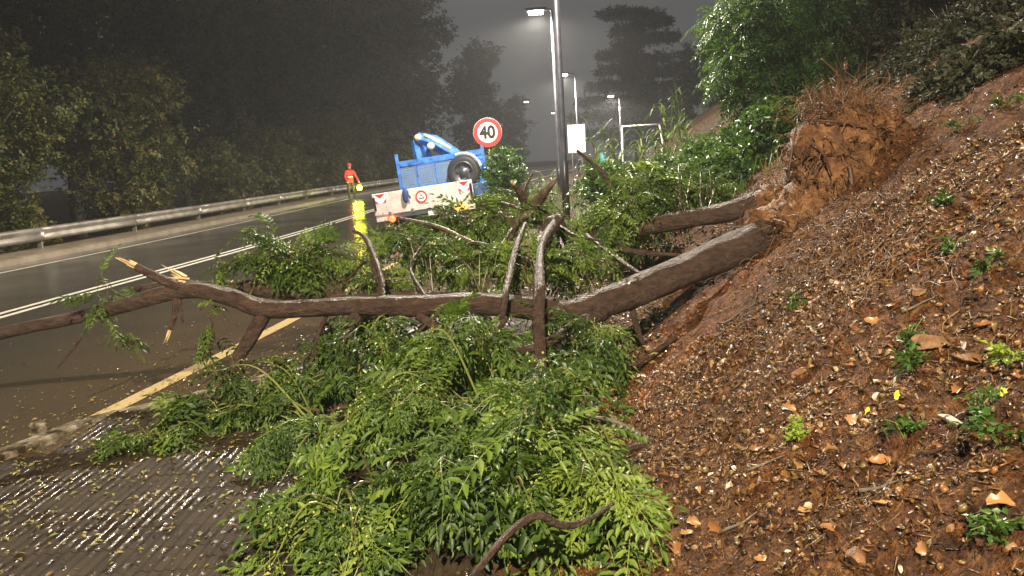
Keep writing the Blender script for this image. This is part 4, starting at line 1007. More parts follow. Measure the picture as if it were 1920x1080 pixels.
def build_fallen_foliage():
    r = np.random.default_rng(21)
    # centre px,py,Y ; radii ; twigs ; fronds a twig ; start px,py,Y
    CL = [((850, 745, 4.2), (.52, .45, .32), 13, 6, (900, 700, 4.6)), ((740, 850, 3.75), (.50, .40, .33), 14, 6, (880, 780, 4.0)), ((950, 880, 3.4), (.42, .40, .34), 13, 6, (1000, 780, 4.0)),
          ((700, 985, 3.15), (.42, .30, .22), 10, 6, (740, 930, 3.4)), ((880, 1010, 2.95), (.42, .28, .20), 11, 6, (900, 920, 3.3)), ((1090, 930, 3.15), (.27, .32, .24), 10, 6, (1040, 850, 3.6)),
          ((1050, 770, 4.25), (.32, .40, .26), 10, 6, (1015, 720, 4.6)), ((610, 790, 4.55), (.48, .40, .18), 11, 6, (690, 740, 4.8)), ((430, 830, 4.5), (.48, .26, .10), 10, 6, (600, 810, 4.5)),
          ((290, 868, 4.35), (.30, .17, .09), 7, 6, (420, 840, 4.5)), ((720, 700, 4.9), (.45, .40, .2), 9, 5, (700, 650, 5.0)), ((1120, 690, 4.95), (.25, .3, .2), 6, 5, (1100, 640, 5.2)),
          ((1150, 1010, 2.85), (.16, .24, .22), 7, 6, (1090, 930, 3.1)), ((560, 1000, 3.2), (.24, .28, .15), 7, 6, (680, 950, 3.4)), ((600, 1075, 2.8), (.3, .2, .16), 6, 6, (680, 1000, 3.1)),
          ((1010, 1075, 2.7), (.35, .2, .14), 7, 6, (980, 960, 3.0)), ((560, 890, 3.9), (.35, .3, .14), 8, 6, (650, 840, 4.2)), ((235, 872, 4.3), (.2, .14, .07), 6, 6, (340, 850, 4.4)), ((330, 835, 4.6), (.25, .2, .08), 6, 6, (450, 820, 4.6))]
    MID = [((470, 490, 5.95), (.36, .30, .12), 9, 6, (600, 530, 5.8)), ((575, 500, 5.95), (.32, .30, .14), 9, 6, (640, 545, 5.8)), ((760, 470, 6.5), (.42, .5, .24), 10, 6, (800, 540, 5.9)), ((870, 505, 6.1), (.45, .4, .2), 10, 6, (900, 560, 5.7)),
           ((1010, 505, 6.1), (.35, .35, .22), 8, 6, (1010, 560, 5.7)), ((830, 425, 7.2), (.4, .45, .2), 9, 6, (900, 440, 7.0)), ((930, 440, 7.0), (.35, .4, .24), 8, 6, (990, 430, 6.9)), ((1085, 500, 6.3), (.3, .3, .2), 8, 6, (1100, 540, 6.0)),
           ((705, 530, 6.0), (.25, .3, .14), 6, 6, (720, 560, 5.8)), ((960, 385, 7.8), (.35, .4, .14), 6, 6, (1000, 400, 7.4)), ((1060, 455, 7.0), (.3, .35, .16), 6, 6, (1050, 430, 7.0)),
           ((1165, 385, 7.3), (.28, .3, .26), 9, 6, (1180, 430, 7.0)), ((1205, 340, 7.7), (.26, .3, .22), 8, 6, (1200, 420, 7.1)), ((1160, 435, 6.8), (.2, .2, .14), 6, 6, (1180, 430, 7.0)), ((1270, 335, 8.3), (.32, .3, .16), 8, 6, (1280, 400, 7.2)),
           ((1330, 350, 8.2), (.3, .3, .14), 6, 6, (1320, 400, 7.2)),
           ((700, 640, 5.6), (.5, .4, .10), 8, 5, (690, 600, 5.4)), ((850, 645, 5.6), (.45, .4, .10), 8, 5, (860, 600, 5.4)), ((1000, 660, 5.3), (.3, .4, .12), 6, 5, (1000, 610, 5.3)), ((600, 700, 5.5), (.4, .3, .08), 6, 5, (650, 650, 5.3)),
           ((205, 556, 5.3), (.14, .10, .04), 2, 2, (215, 575, 5.3)), ((200, 625, 5.25), (.06, .08, .08), 2, 2, (205, 590, 5.3)), ((388, 645, 5.0), (.08, .08, .07), 3, 2, (430, 620, 5.1)), ((470, 440, 5.95), (.12, .1, .04), 2, 3, (560, 480, 5.95))]
    twigs = MB(); P_hi, P_lo, tips = [], [], []
    def floor(p):
        return max(.07, H(p[0], p[1], False) + .02)
    for lst, store, ns, hi in ((CL, P_hi, len(FR_HI), True), (MID, P_lo, len(FR_LO), False)):
        for c, rad, nt, nf, st in lst:
            C = at(*c); S = at(*st); rad = np.array(rad)
            if hi: nt = int(nt * 1.35)
            else: nt = int(nt * 1.35)
            for _ in range(nt):
                d = r.normal(0, 1, 3); d[2] = abs(d[2]) * .9 - .15; d /= np.linalg.norm(d)
                E = C + d * rad * r.uniform(.55, 1.0); E[2] = max(E[2], floor(E))
                if hi and r.random() < .16: E = E + np.array([r.normal(0, .1), r.normal(0, .1), r.uniform(.14, .36)])
                if hi and project(E)[0] > 1235 - max(0, 820 - project(E)[1]) * .1: continue
                B = S + r.normal(0, .05, 3); mid = (B + E) / 2 + np.array([0, 0, .10 + .12 * r.random()]); mid[2] = max(mid[2], floor(mid))
                if hi and mnoise.noise(Vector((E[0] * 2.6, E[1] * 2.6, 5.0))) < -.10: continue
                tone = r.choice([-.12, .02, .14, .30, .45], p=[.2, .22, .23, .22, .13])
                W = spline([B, mid, E], 6); thick = r.uniform(.0035, .0085) if hi else r.uniform(.002, .005)
                twigs.tube(W, list(np.linspace(thick, .0016, len(W))), 5, rnd=(.2 + .8 * r.random()) if hi else 1.0, cap=False)
                for q in range(nf + 1):
                    i = int(len(W) * (.35 + .65 * r.random())) if q else len(W) - 1
                    i = min(i, len(W) - 1); p = np.array(W[i][:3]); t = np.array(W[i]) - np.array(W[max(0, i - 2)])
                    t = t / (np.linalg.norm(t) + 1e-6); a = r.normal(0, 1, 3); a[2] = a[2] * .4 - .25
                    dd = t * .6 + a * .75; sc = r.uniform(.5, 1.15) * (.95 if hi else .9)
                    fl = floor(p); 
                    if p[2] - fl < .12: dd[2] = max(dd[2], -.05)
                    up = np.array([0, -.25, 1.0]) + r.normal(0, .3, 3)
                    store.append((int(r.integers(ns)), p, frame(dd, up), sc, tone + r.uniform(-.04, .12)))
                tips.append((np.array(W[-1][:3]), hi)); tips.append((np.array(W[-4][:3]), hi))
    twigs.build('twig', M['stem'], TREE, False, origin=TL)['kind'] = 'stuff'
    # the compound leaves that show largest: one object each
    campos = np.array([0, 0, CAM_H])
    order = sorted(range(len(P_hi)), key=lambda i: np.linalg.norm(P_hi[i][1] - campos) - 1.6 * P_hi[i][1][2])
    big = set(order[:300]); meshes = []
    for k, (v, f, rn) in enumerate(FR_HI):
        o = np_mesh('leaf', v, f, rn * .55, M['leaf']); meshes.append(o.data); bpy.data.objects.remove(o)
    for i in big:
        ti, p, R, s, rv = P_hi[i]
        o = bpy.data.objects.new('leaf', meshes[ti]); COL.objects.link(o); o.parent = TREE
        m = Matrix([list(R[k] * s) + [p[k] - TL[k]] for k in range(3)] + [[0, 0, 0, 1]]); o.matrix_basis = m; o.color = (1.0 + rv, 1, 1, 1)
    rest = [P_hi[i] for i in range(len(P_hi)) if i not in big]
    merge('foliage', FR_HI, rest, M['leaf'], TREE, -TL)['kind'] = 'stuff'
    merge('foliage', FR_LO, P_lo, M['leaf'], TREE, -TL)['kind'] = 'stuff'
    # hanging bunches of small yellow-green fruit
    bv, bf = [], []
    bm = bmesh.new(); bmesh.ops.create_icosphere(bm, subdivisions=1, radius=.0062); bv = np.array([v.co[:] for v in bm.verts]); bm.verts.index_update(); bf = np.array([[v.index for v in f.verts] for f in bm.faces]); bm.free()
    Vs, Fs, off = [], [], 0; st = MB()
    sel = [t for t in tips if t[1]] + [t for t in tips if not t[1]][:60]
    for p, hi in sel:
        if r.random() < .42: continue
        for q in range(int(r.integers(3, 9))):
            e = p + np.array([r.normal(0, .05), r.normal(0, .05), r.normal(.0, .045) + .02]); e[2] = max(e[2], .075)
            st.tube([p, (p + e) / 2 + np.array([0, 0, .015]), e], [.0014, .0011, .0009], 3, rnd=.6, cap=False)
            Vs.append(bv * r.uniform(.8, 1.2) + e - np.array([0, 0, .006])); Fs.append(bf + off); off += len(bv)
    np_mesh('fruit', np.concatenate(Vs), np.concatenate(Fs), np.full(off, .5), M['berry'], TREE, -TL, True)['kind'] = 'stuff'
    st.build('fruit_stalk', M['stem'], TREE, False, origin=TL)['kind'] = 'stuff'
build_fallen_foliage()

# loose broken branches
def loose(name, pts, label, material, ends=None):
    W = [np.append(at(a, b, Y), r * Y / FPX) for a, b, Y, r in pts]; S = spline(W, 7)
    base = S[len(S) // 2][:3]; root = empty(name, base, label, 'branch', 'broken branches on the ground'); o0 = np.array(root.location)
    mb = MB(); mb.tube([s[:3] for s in S], [s[3] for s in S], 9, rough=.16); mb.build('stem', material, root, True, origin=o0)
    if ends:
        mb = MB(); e = S[0] if ends < 0 else S[-1]; f = S[1] if ends < 0 else S[-2]; d = np.array(e[:3]) - np.array(f[:3]); d /= np.linalg.norm(d)
        rr2 = np.random.default_rng(3)
        for q in range(9):
            off = rr2.normal(0, e[3] * .4, 3); l2 = rr2.uniform(.03, .12); mb.tube([e[:3] + off - d * .03, e[:3] + off + d * l2], [e[3] * .35, e[3] * .12], 4)
        mb.build('broken_end', M['wood'], root, False, origin=o0)['kind'] = 'stuff'
    return root
loose('broken_branch', [(880, 1090, 2.2, 7.5), (935, 1020, 2.32, 8), (975, 982, 2.4, 8), (1012, 966, 2.42, 8), (1055, 985, 2.45, 7.5), (1100, 975, 2.5, 6), (1150, 944, 2.65, 4)], 'thick crooked brown branch at the bottom in front of the leaves', M['bark'])
loose('broken_branch', [(500, 775, 4.75, 5), (560, 772, 4.75, 6), (620, 768, 4.75, 8), (690, 748, 4.75, 9)], 'straight dark branch with a splintered orange end left of the leaf pile', M['bark'], -1)
loose('broken_branch', [(1095, 780, 3.95, 4), (1150, 790, 3.9, 5), (1200, 815, 3.85, 5), (1262, 862, 3.7, 2.5)], 'grey wet twig pointing right onto the clay at the leaf edge', M['pale_bark'])
loose('broken_branch', [(1225, 830, 3.8, 5), (1170, 845, 3.75, 6), (1110, 868, 3.65, 4)], 'dark twig crossing under the grey wet twig', M['bark'])
loose('broken_branch', [(1150, 850, 3.6, 5), (1165, 880, 3.5, 5), (1168, 905, 3.45, 3)], 'short upright pale twig at the right leaf edge', M['pale_bark'])
loose('broken_branch', [(1180, 690, 5.0, 5), (1220, 665, 5.1, 5), (1270, 632, 5.25, 3)], 'dark stick lying on the clay below the trunk', M['bark'])
loose('broken_branch', [(52, 958, 3.7, 4), (85, 985, 3.6, 4), (158, 1002, 3.5, 4)], 'dark bent twig lying on the ribbed pavement tiles', M['bark'])
loose('broken_branch', [(300, 1052, 3.02, 5), (380, 1046, 3.03, 6), (440, 1050, 3.0, 4)], 'dark flat twig at the bottom border of the pavement', M['bark'])

# ------------------------------------------------------------------ the blue truck
def place(o, M4, parent):
    o.parent = parent; o.matrix_basis = M4; return o

def build_truck():
    T = at(797, 371, 18.5); S_ = 1.063
    root = empty('crane_truck', (T[0], T[1], 0.0), 'blue flatbed crane truck with white chevron tailboard and spare wheel on its headboard', 'truck')
    root.rotation_euler = Matrix.Rotation(math.radians(-10), 4, 'Z').to_euler(); root.scale = (S_,) * 3
    tilt = Matrix.Translation((0, 0, .20)) @ Matrix.Rotation(math.radians(-5.4), 4, 'Y')
    def part(mb, name, m, parent=None, smooth=False):
        o = mb.build(name, m, parent or root, smooth)
        if parent is None: o.matrix_basis = tilt
        return o
    zc = T[2] / S_ - .20
    # bed and chassis
    part(MB().box((0, 1.05, zc - .30), (2.16, 2.0, .10)), 'bed_floor', M['mesh'])
    for s in (-1, 1): part(MB().box((s * .42, 2.3, zc - .45), (.12, 5.0, .18)), 'chassis_rail', M['black'])
    for s in (-1, 1): part(MB().box((s * 1.12, 1.05, zc - .05), (.04, 1.95, .38), bev=.01), 'side_board', M['blue'])
    # tailboard
    tb = part(MB().box((0, 0, zc), (2.34, .05, .50), bev=.012), 'tailboard', M['board'])
    for s in (-1, 1):
        x0 = s * .98
        w = MB(); w.add([(x0 - .13, -.029, zc + .02), (x0 + .13, -.029, zc + .02), (x0 + .13, -.029, zc + .23), (x0 - .13, -.029, zc + .23)], [(0, 1, 2, 3)])
        part(w, 'chevron_plate', M['white'], tb)
        c = MB(); c.add([(x0 - .12, -.032, zc + .225), (x0 + .12, -.032, zc + .225), (x0, -.032, zc + .13)], [(0, 2, 1)])
        c.add([(x0 - .13, -.032, zc + .11), (x0 - .13, -.032, zc + .03), (x0 - .05, -.032, zc + .025)], [(0, 1, 2)]); c.add([(x0 + .13, -.032, zc + .11), (x0 + .05, -.032, zc + .025), (x0 + .13, -.032, zc + .03)], [(0, 1, 2)])
        part(c, 'chevron', M['red'], tb)['kind'] = 'stuff'
    ax = Matrix.Rotation(math.radians(90), 3, 'X').to_euler().to_quaternion()
    cx = -.02
    part(MB().lathe([(0.0, .0), (.125, .0)], (cx, -.030, zc + .04), ax, 28), 'symbol_plate', M['white'], tb)
    part(MB().lathe([(.105, .0), (.135, .0), (.135, .004), (.105, .004), (.105, 0)], (cx, -.033, zc + .04), ax, 28), 'symbol_ring', M['red'], tb)
    tri = MB(); 
    for k in range(3):
        a0, a1 = math.radians(90 + 120 * k), math.radians(90 + 120 * (k + 1)); p = lambda r, a: (cx + r * math.cos(a), -.034, zc + .03 + r * math.sin(a)); tri.add([p(.075, a0), p(.075, a1), p(.045, a1), p(.045, a0)], [(0, 3, 2, 1)])
    part(tri, 'symbol_triangle', M['black'], tb)
    part(MB().box((-.95, 0.02, zc - .31), (.42, .05, .16), bev=.01), 'bumper', M['board'])
    part(MB().box((.95, 0.02, zc - .33), (.42, .05, .14), bev=.01), 'bumper', M['board'])
    part(MB().box((0, .12, zc - .36), (2.2, .08, .10)), 'under_run_bar', M['black'])
    # lamps
    for x, m_, nm in ((-.78, 'tail_red', 'tail_lamp'), (.74, 'amber', 'hazard_lamp'), (.92, 'amber', 'hazard_lamp')):
        o = part(MB().lathe([(.0, .05), (.055, .035), (.07, .0), (.07, -.04)], (x, -.04, zc - .36 + (.05 if x > 0 else 0)), ax, 16), nm, M[m_], None, True)
    # headboard with corner posts and mesh window
    hy = 2.05; h0, h1 = zc - .22, zc + .93
    hb = part(MB().box((0, hy, h0 + .24), (2.24, .05, .5), bev=.01), 'headboard', M['blue'])
    part(MB().box((0, hy, h1 - .06), (2.24, .055, .14), bev=.01), 'top_rail', M['blue'])
    for x in (-1.10, 1.10): part(MB().box((x, hy, (h0 + h1) / 2 + .10), (.07, .08, h1 - h0 + .2), bev=.008), 'corner_post', M['blue'])
    part(MB().box((.66, hy, h0 + .68), (.68, .045, .46)), 'headboard_panel', M['blue'])
    part(MB().box((-.36, hy + .005, h0 + .74), (1.42, .012, .52)), 'mesh_panel', M['mesh'])
    for x in (-.62, -.14, .32): part(MB().box((x, hy - .012, h0 + .74), (.035, .03, .52)), 'mullion', M['blue'])
    wires = MB()
    for k in range(22): wires.box((-1.05 + k * .064, hy - .006, h0 + .74), (.006, .006, .52))
    for k in range(9): wires.box((-.36, hy - .009, h0 + .50 + k * .06), (1.42, .006, .006))
    part(wires, 'wire_mesh', M['blue'])['kind'] = 'stuff'
    for x in (-.8, -.27, .27, .8): part(MB().box((x, -.04, zc - .235), (.07, .04, .09), bev=.008), 'hinge', M['chrome'], tb)
    for x in (-1.13, 1.13): part(MB().box((x, -.01, zc + .02), (.05, .09, .30), bev=.01), 'latch_post', M['black'], tb)
    part(MB().box((.30, .0, zc - .36), (.46, .02, .11), bev=.004), 'number_plate', M['white'])
    for x in (-.86, .86): part(MB().box((x, .45, zc - .62), (.34, .02, .30)), 'mud_flap', M['rubber'])
    for k in range(3): part(MB().tube([(-.9 + k * .03, hy - .05, zc + .1), (-.5 + k * .2, 1.0, zc - .05 + .03 * k), (.2 + k * .1, .35, zc + .02)], .03, 6), 'stowed_pole', M['chrome'])
    # spare wheel leaning on the headboard
    wc = (.58, hy - .14, h0 + .66)
    w = part(MB().lathe([(.27, -.10), (.36, -.11), (.405, -.07), (.415, 0), (.405, .07), (.36, .11), (.27, .10)], wc, ax, 36), 'spare_wheel', M['rubber'], None, True)
    part(MB().lathe([(.27, .10), (.255, .115), (.235, .10), (.22, .04), (.10, .03), (.085, .07), (.0, .075)], wc, ax, 28), 'rim', M['rim'], w, True)
    for k in range(6):
        a = k * PI / 3; part(MB().lathe([(.028, .044), (.026, .052), (0, .052)], (wc[0] + .16 * math.cos(a), wc[1] , wc[2] + .16 * math.sin(a)), ax, 10), 'rim_hole', M['black'], w)
    mg = []
    for k in range(9):
        a = math.radians(12 + 12 * k); mg.append((wc[0] + .46 * math.cos(a), hy - .16, wc[2] + .46 * math.sin(a)))
    part(MB().tube(mg, .035, 6), 'wheel_arch', M['board'])
    # crane folded behind the cab
    cb = part(MB().box((-.42, hy + .32, zc + .35), (.30, .30, 1.2), bev=.02), 'crane_base', M['blue'])
    part(MB().tube([(-.60, hy + .3, zc + .5), (-.66, hy + .3, zc + 1.42)], [.12, .11], 4), 'crane_column', M['blue'])
    part(MB().tube([(-.30, hy + .3, zc + .6), (-.45, hy + .3, zc + 1.40)], [.10, .10], 4), 'crane_column', M['blue'])
    part(MB().tube([(-.58, hy + .3, zc + 1.44), (-.15, hy + .28, zc + 1.28), (.30, hy + .26, zc + .92), (.45, hy + .26, zc + .78)], [.16, .19, .17, .14], 4), 'crane_boom', M['blue'])
    part(MB().tube([(-.35, hy + .20, zc + 1.50), (.0, hy + .18, zc + 1.28), (.26, hy + .18, zc + 1.06)], [.045, .05, .05], 10), 'hydraulic_ram', M['cream'], None, True)
    part(MB().lathe([(0, -.10), (.08, -.10), (.09, 0), (.08, .10), (0, .10)], (-.52, hy + .24, zc + 1.46), ax, 16), 'crane_knuckle', M['cream'], None, True)
    part(MB().lathe([(0, -.09), (.085, -.09), (.1, 0), (.085, .09), (0, .09)], (-.20, hy + .12, zc + 1.20), ax, 16), 'crane_winch', M['cream'], None, True)
    part(MB().tube([(-.1, hy + .3, zc + 1.4), (-.22, hy + .3, zc + 2.05)], .008, 5), 'antenna', M['black'])
    # low cab in front
    cab = MB(); prof = [(hy + .60, zc - .40), (hy + .60, zc + .62), (hy + .75, zc + .80), (hy + 1.7, zc + .80), (hy + 2.15, zc + .35), (hy + 2.5, zc + .22), (hy + 2.55, zc - .40)]
    n = len(prof); cab.add([(-.95, y, z) for y, z in prof] + [(.95, y, z) for y, z in prof], [tuple(range(n)), tuple(range(2 * n - 1, n - 1, -1))] + [(i, (i + 1) % n, n + (i + 1) % n, n + i) for i in range(n)])
    cb = part(cab, 'cab', M['blue'])
    part(MB().box((0, hy + .595, zc + .42), (1.3, .02, .34)), 'rear_window', M['glass'], cb)
    for s in (-1, 1): part(MB().box((s * .952, hy + 1.3, zc + .45), (.012, .8, .34)), 'side_window', M['glass'], cb)
    for x in (-.86, .86):
        for y in (1.0, 4.0):
            ay = Matrix.Rotation(math.radians(90), 3, 'Y').to_euler().to_quaternion()
            w = part(MB().lathe([(.20, -.10), (.33, -.11), (.37, -.06), (.37, .06), (.33, .11), (.20, .10), (.12, .06), (0, .06)], (x, y, .17), ay, 26), 'wheel', M['rubber'], None, True)
    # mudguard, right rear corner
    part(MB().box((1.10, .45, zc - .16), (.18, .75, .05), bev=.01), 'mudguard', M['chrome'])
    part(MB().box((1.10, .42, zc - .26), (.16, .7, .05), bev=.01), 'mudguard', M['chrome'])
    for k in range(3): pass
    # amber glow of the hazard lamps
    ld = bpy.data.lights.new('hazard_light', 'POINT'); ld.energy = 3; ld.color = (1, .28, .04); ld.shadow_soft_size = .1
    lo = bpy.data.objects.new('hazard_light', ld); COL.objects.link(lo); lo.parent = root; lo.location = (.85, -.45, zc - .42)
    # work glove hung over the tailboard
    g = MB(); R = root.matrix_basis
    pts = spline([(0, 0, .16), (.0, -.01, .08), (-.01, -.01, 0), (-.02, 0, -.08), (-.015, 0, -.14)], 4); g.tube(pts, [.05, .06, .065, .07, .075, .075, .075, .072, .07, .068, .066, .064, .06, .056, .05, .04, .02][:len(pts)], 10)
    g.tube([(.05, 0, .02), (.085, 0, -.03), (.09, 0, -.07)], [.03, .026, .014], 8)
    base = Matrix.Translation(Vector((T[0], T[1], 0))) @ Matrix.Rotation(math.radians(-10), 4, 'Z') @ Matrix.Diagonal((S_, S_, S_, 1)) @ tilt @ Matrix.Translation((-.36, -.07, zc + .10))
    go = g.build('work_glove', M['glove'], None, True); go.matrix_world = base @ Matrix.Diagonal((1, .5, 1, 1)); tag(go, 'dark blue work glove hanging on the white tailboard', 'glove')
build_truck()

# ------------------------------------------------------------------ signs
def text_mesh(txt, size, material, parent, bold=.012):
    c = bpy.data.curves.new('digits', 'FONT'); c.body = txt; c.size = size; c.align_x = 'CENTER'; c.align_y = 'CENTER'; c.offset = bold; c.extrude = .002
    o = bpy.data.objects.new('digits', c); COL.objects.link(o); dg = bpy.context.evaluated_depsgraph_get()
    me = bpy.data.meshes.new_from_object(o.evaluated_get(dg)); bpy.data.objects.remove(o)
    me.materials.clear(); me.materials.append(material); n = bpy.data.objects.new('digits', me); COL.objects.link(n); n.parent = parent; return n

def build_speed_sign():
    c = at(919, 248, 17.8); root = empty('speed_sign', (c[0], c[1], 0), 'round red and white speed limit sign reading 40', 'sign')
    ax = Matrix.Rotation(math.radians(90), 3, 'X').to_euler().to_quaternion(); z = c[2]; R = .325
    MB().tube([(0, .05, -.2), (0, .05, z + .22)], .03, 10).build('post', M['steel'], root, True)
    p = MB().lathe([(0, -.012), (R, -.012), (R, .0), (R - .004, .004), (0, .004)], (0, 0, z), ax, 48).build('sign_plate', M['white'], root)
    MB().lathe([(R * .70, .006), (R * .985, .006), (R * .985, .0045), (R * .70, .0045), (R * .70, .006)], (0, 0, z), ax, 48).build('red_ring', M['red'], p)
    t = text_mesh('40', .385, M['black'], p, .014); t.rotation_euler = (math.radians(90), 0, 0); t.location = (-.005, -.008, z - .005); t.scale = (.92, 1, 1)
    root.rotation_euler = (0, math.radians(-1.5), math.radians(2))
build_speed_sign()

def build_notice_board():
    c = at(1081, 260, 36.0); root = empty('notice_board', (c[0], 36.0, H(c[0], 36)), 'white rectangular notice board on posts behind the nearest lamp post', 'sign'); z = c[2] - root.location.z
    MB().box((0, 0, z), (.80, .03, 1.26), bev=.008).build('panel', M['white'], root)
    for x in (-.22, .22): MB().tube([(x, .04, -.2), (x, .04, z + .5)], .025, 8).build('post', M['steel'], root, True)
    MB().box((-.02, -.022, z - .02), (.015, .012, 1.22)).build('panel_joint', M['steel'], root)
build_notice_board()

def build_frame():
    a, b = at(1166, 237, 33.0), at(1236, 233, 33.0); root = empty('goal_frame', (a[0], 33, H(a[0], 33) - .2), 'thin pale rectangular frame standing in the dark among the reeds', 'frame'); L = np.array(root.location)
    mb = MB(); mb.tube([(0, 0, 0), (0, 0, a[2] - L[2])], .035, 8); mb.build('post', M['white'], root, True)
    mb = MB(); mb.tube([(0, 0, a[2] - L[2]), (b[0] - a[0], 0, b[2] - L[2])], .035, 8); mb.build('crossbar', M['white'], root, True)
    mb = MB(); mb.tube([(b[0] - a[0], 0, b[2] - L[2]), (b[0] - a[0] + .5, .6, 0)], .03, 8); mb.build('stay', M['white'], root, True)
    c = at(1130, 296, 24); z = H(c[0], 24)
    o = MB().lathe([(0, 0), (.10, 0), (.12, .05), (.11, .25), (.05, .32), (.05, .36), (0, .36)], (0, 0, 0), None, 14).build('teal_bucket', M['teal'], None, True); o.location = (c[0], 24, max(z, c[2] - .18)); tag(o, 'small teal plastic canister among the grass right of the notice board', 'canister')
build_frame()

# ------------------------------------------------------------------ person with a lit yellow lamp
def build_person():
    Y = 39.5; g = ground_at(660, 373); root = empty('person', (g[0], g[1], 0), 'person in red jacket and helmet standing on the far road edge with a lamp', 'person')
    J = {'pelvis': (0, 0, .93), 'waist': (0, .01, 1.05), 'chest': (0, .02, 1.28), 'neck': (0, .0, 1.46), 'head0': (0, -.01, 1.55), 'head1': (0, -.015, 1.66), 'head2': (0, -.01, 1.74),
         'shL': (-.19, 0, 1.39), 'elL': (-.26, -.03, 1.12), 'wrL': (-.20, -.16, .95), 'haL': (-.17, -.20, .90), 'shR': (.19, 0, 1.39), 'elR': (.30, -.04, 1.14), 'wrR': (.38, -.16, .92), 'haR': (.41, -.20, .85),
         'hipL': (-.10, 0, .88), 'knL': (-.12, -.03, .49), 'anL': (-.12, .02, .09), 'toL': (-.13, -.14, .04), 'hipR': (.10, 0, .88), 'knR': (.13, -.05, .49), 'anR': (.15, .0, .09), 'toR': (.17, -.16, .04)}
    Rr = {'pelvis': .16, 'waist': .15, 'chest': .18, 'neck': .065, 'head0': .085, 'head1': .10, 'head2': .085, 'shL': .09, 'elL': .06, 'wrL': .045, 'haL': .042, 'shR': .09, 'elR': .06, 'wrR': .045, 'haR': .042, 'hipL': .11, 'knL': .075, 'anL': .055, 'toL': .045, 'hipR': .11, 'knR': .075, 'anR': .055, 'toR': .045}
    E_ = [('pelvis', 'waist'), ('waist', 'chest'), ('chest', 'neck'), ('neck', 'head0'), ('head0', 'head1'), ('head1', 'head2'), ('chest', 'shL'), ('shL', 'elL'), ('elL', 'wrL'), ('wrL', 'haL'), ('chest', 'shR'), ('shR', 'elR'), ('elR', 'wrR'), ('wrR', 'haR'), ('pelvis', 'hipL'), ('hipL', 'knL'), ('knL', 'anL'), ('anL', 'toL'), ('pelvis', 'hipR'), ('hipR', 'knR'), ('knR', 'anR'), ('anR', 'toR')]
    for sd, x in (('L', -1), ('R', 1)):
        h = np.array(J['ha' + sd])
        for k in range(5):
            off = np.array([(k - 2) * .016, -.02, -.055 + (.02 if k == 0 else 0)]); J[f'f{sd}{k}'] = tuple(h + off); J[f'g{sd}{k}'] = tuple(h + off * 1.5 + np.array([0, .01, -.01]))
            Rr[f'f{sd}{k}'] = .010; Rr[f'g{sd}{k}'] = .008; E_ += [('ha' + sd, f'f{sd}{k}'), (f'f{sd}{k}', f'g{sd}{k}')]
    keys = list(J); me = bpy.data.meshes.new('body'); me.from_pydata([J[k] for k in keys], [(keys.index(a), keys.index(b)) for a, b in E_], [])
    o = bpy.data.objects.new('tmp', me); COL.objects.link(o); o.modifiers.new('s', 'SKIN'); 
    for k, v in zip(keys, me.skin_vertices[0].data): v.radius = (Rr[k], Rr[k] * (.8 if k in ('chest', 'waist', 'pelvis') else 1)); v.use_root = (k == 'pelvis')
    sb = o.modifiers.new('u', 'SUBSURF'); sb.levels = 2
    dg = bpy.context.evaluated_depsgraph_get(); m2 = bpy.data.meshes.new_from_object(o.evaluated_get(dg)); bpy.data.objects.remove(o)
    m2.materials.clear()
    for m_ in (M['trousers'], M['jacket'], M['skin'], M['black']): m2.materials.append(m_)
    for p in m2.polygons:
        c = p.center; p.use_smooth = True
        p.material_index = 2 if c.z > 1.50 else 1 if (c.z > .86 and not (c.z < .93 and abs(c.x) > .15)) else 0
        if c.z < .90 and c.y < -.13 and c.z > .6: p.material_index = 2
        if c.z < .10: p.material_index = 3
    b = bpy.data.objects.new('body', m2); COL.objects.link(b); b.parent = root
    MB().lathe([(.128, -.02), (.135, .0), (.125, .06), (.09, .115), (.04, .14), (0, .145)], (0, -.01, 1.69), None, 20).build('helmet', M['helmet'], root, True)
    MB().box((0, -.13, 1.70), (.20, .10, .015), bev=.006).build('helmet_brim', M['helmet'], root)
    MB().lathe([(.163, -.025), (.172, 0), (.163, .025)], (0, .01, 1.12), None, 20).build('reflective_band', M['white'], root)
    for s in (-1, 1): MB().lathe([(0, -.012), (.012, 0), (0, .012)], (s * .035, -.105, 1.655), None, 8).build('eye', M['black'], root)
    MB().tube([(0, -.10, 1.66), (0, -.125, 1.62), (0, -.10, 1.61)], [.010, .016, .010], 6).build('nose', M['skin'], root)
    root.rotation_euler = (0, 0, math.radians(20))
    # lamp held in the hand
    p = at(674, 352, g[1] - .3); lr = empty('hand_lamp', (p[0], p[1], p[2] - .12), 'glowing yellow lamp held low by the person in red', 'lamp')
    hp = Matrix.Rotation(math.radians(20), 3, 'Z') @ Vector(J['haR']) + Vector(root.location) - lr.location
    MB().lathe([(0, 0), (.09, 0), (.11, .04), (.13, .12), (.11, .21), (.07, .25), (0, .25)], (0, 0, 0), None, 18).build('lamp_glass', M['yellow_on'], lr, True)
    MB().lathe([(0, .25), (.075, .25), (.06, .30), (0, .30)], (0, 0, 0), None, 14).build('cap', M['black'], lr)
    MB().tube(spline([(0, 0, .30), (hp.x * .5, hp.y * .5, .36), (hp.x, hp.y, hp.z - .08)], 4), .012, 6).build('handle', M['black'], lr)
    ld = bpy.data.lights.new('hand_light', 'POINT'); ld.energy = 45; ld.color = (.95, 1, .05); ld.shadow_soft_size = .12
    lo = bpy.data.objects.new('hand_light', ld); COL.objects.link(lo); lo.parent = lr; lo.location = (-.2, -.32, .14)
build_person()

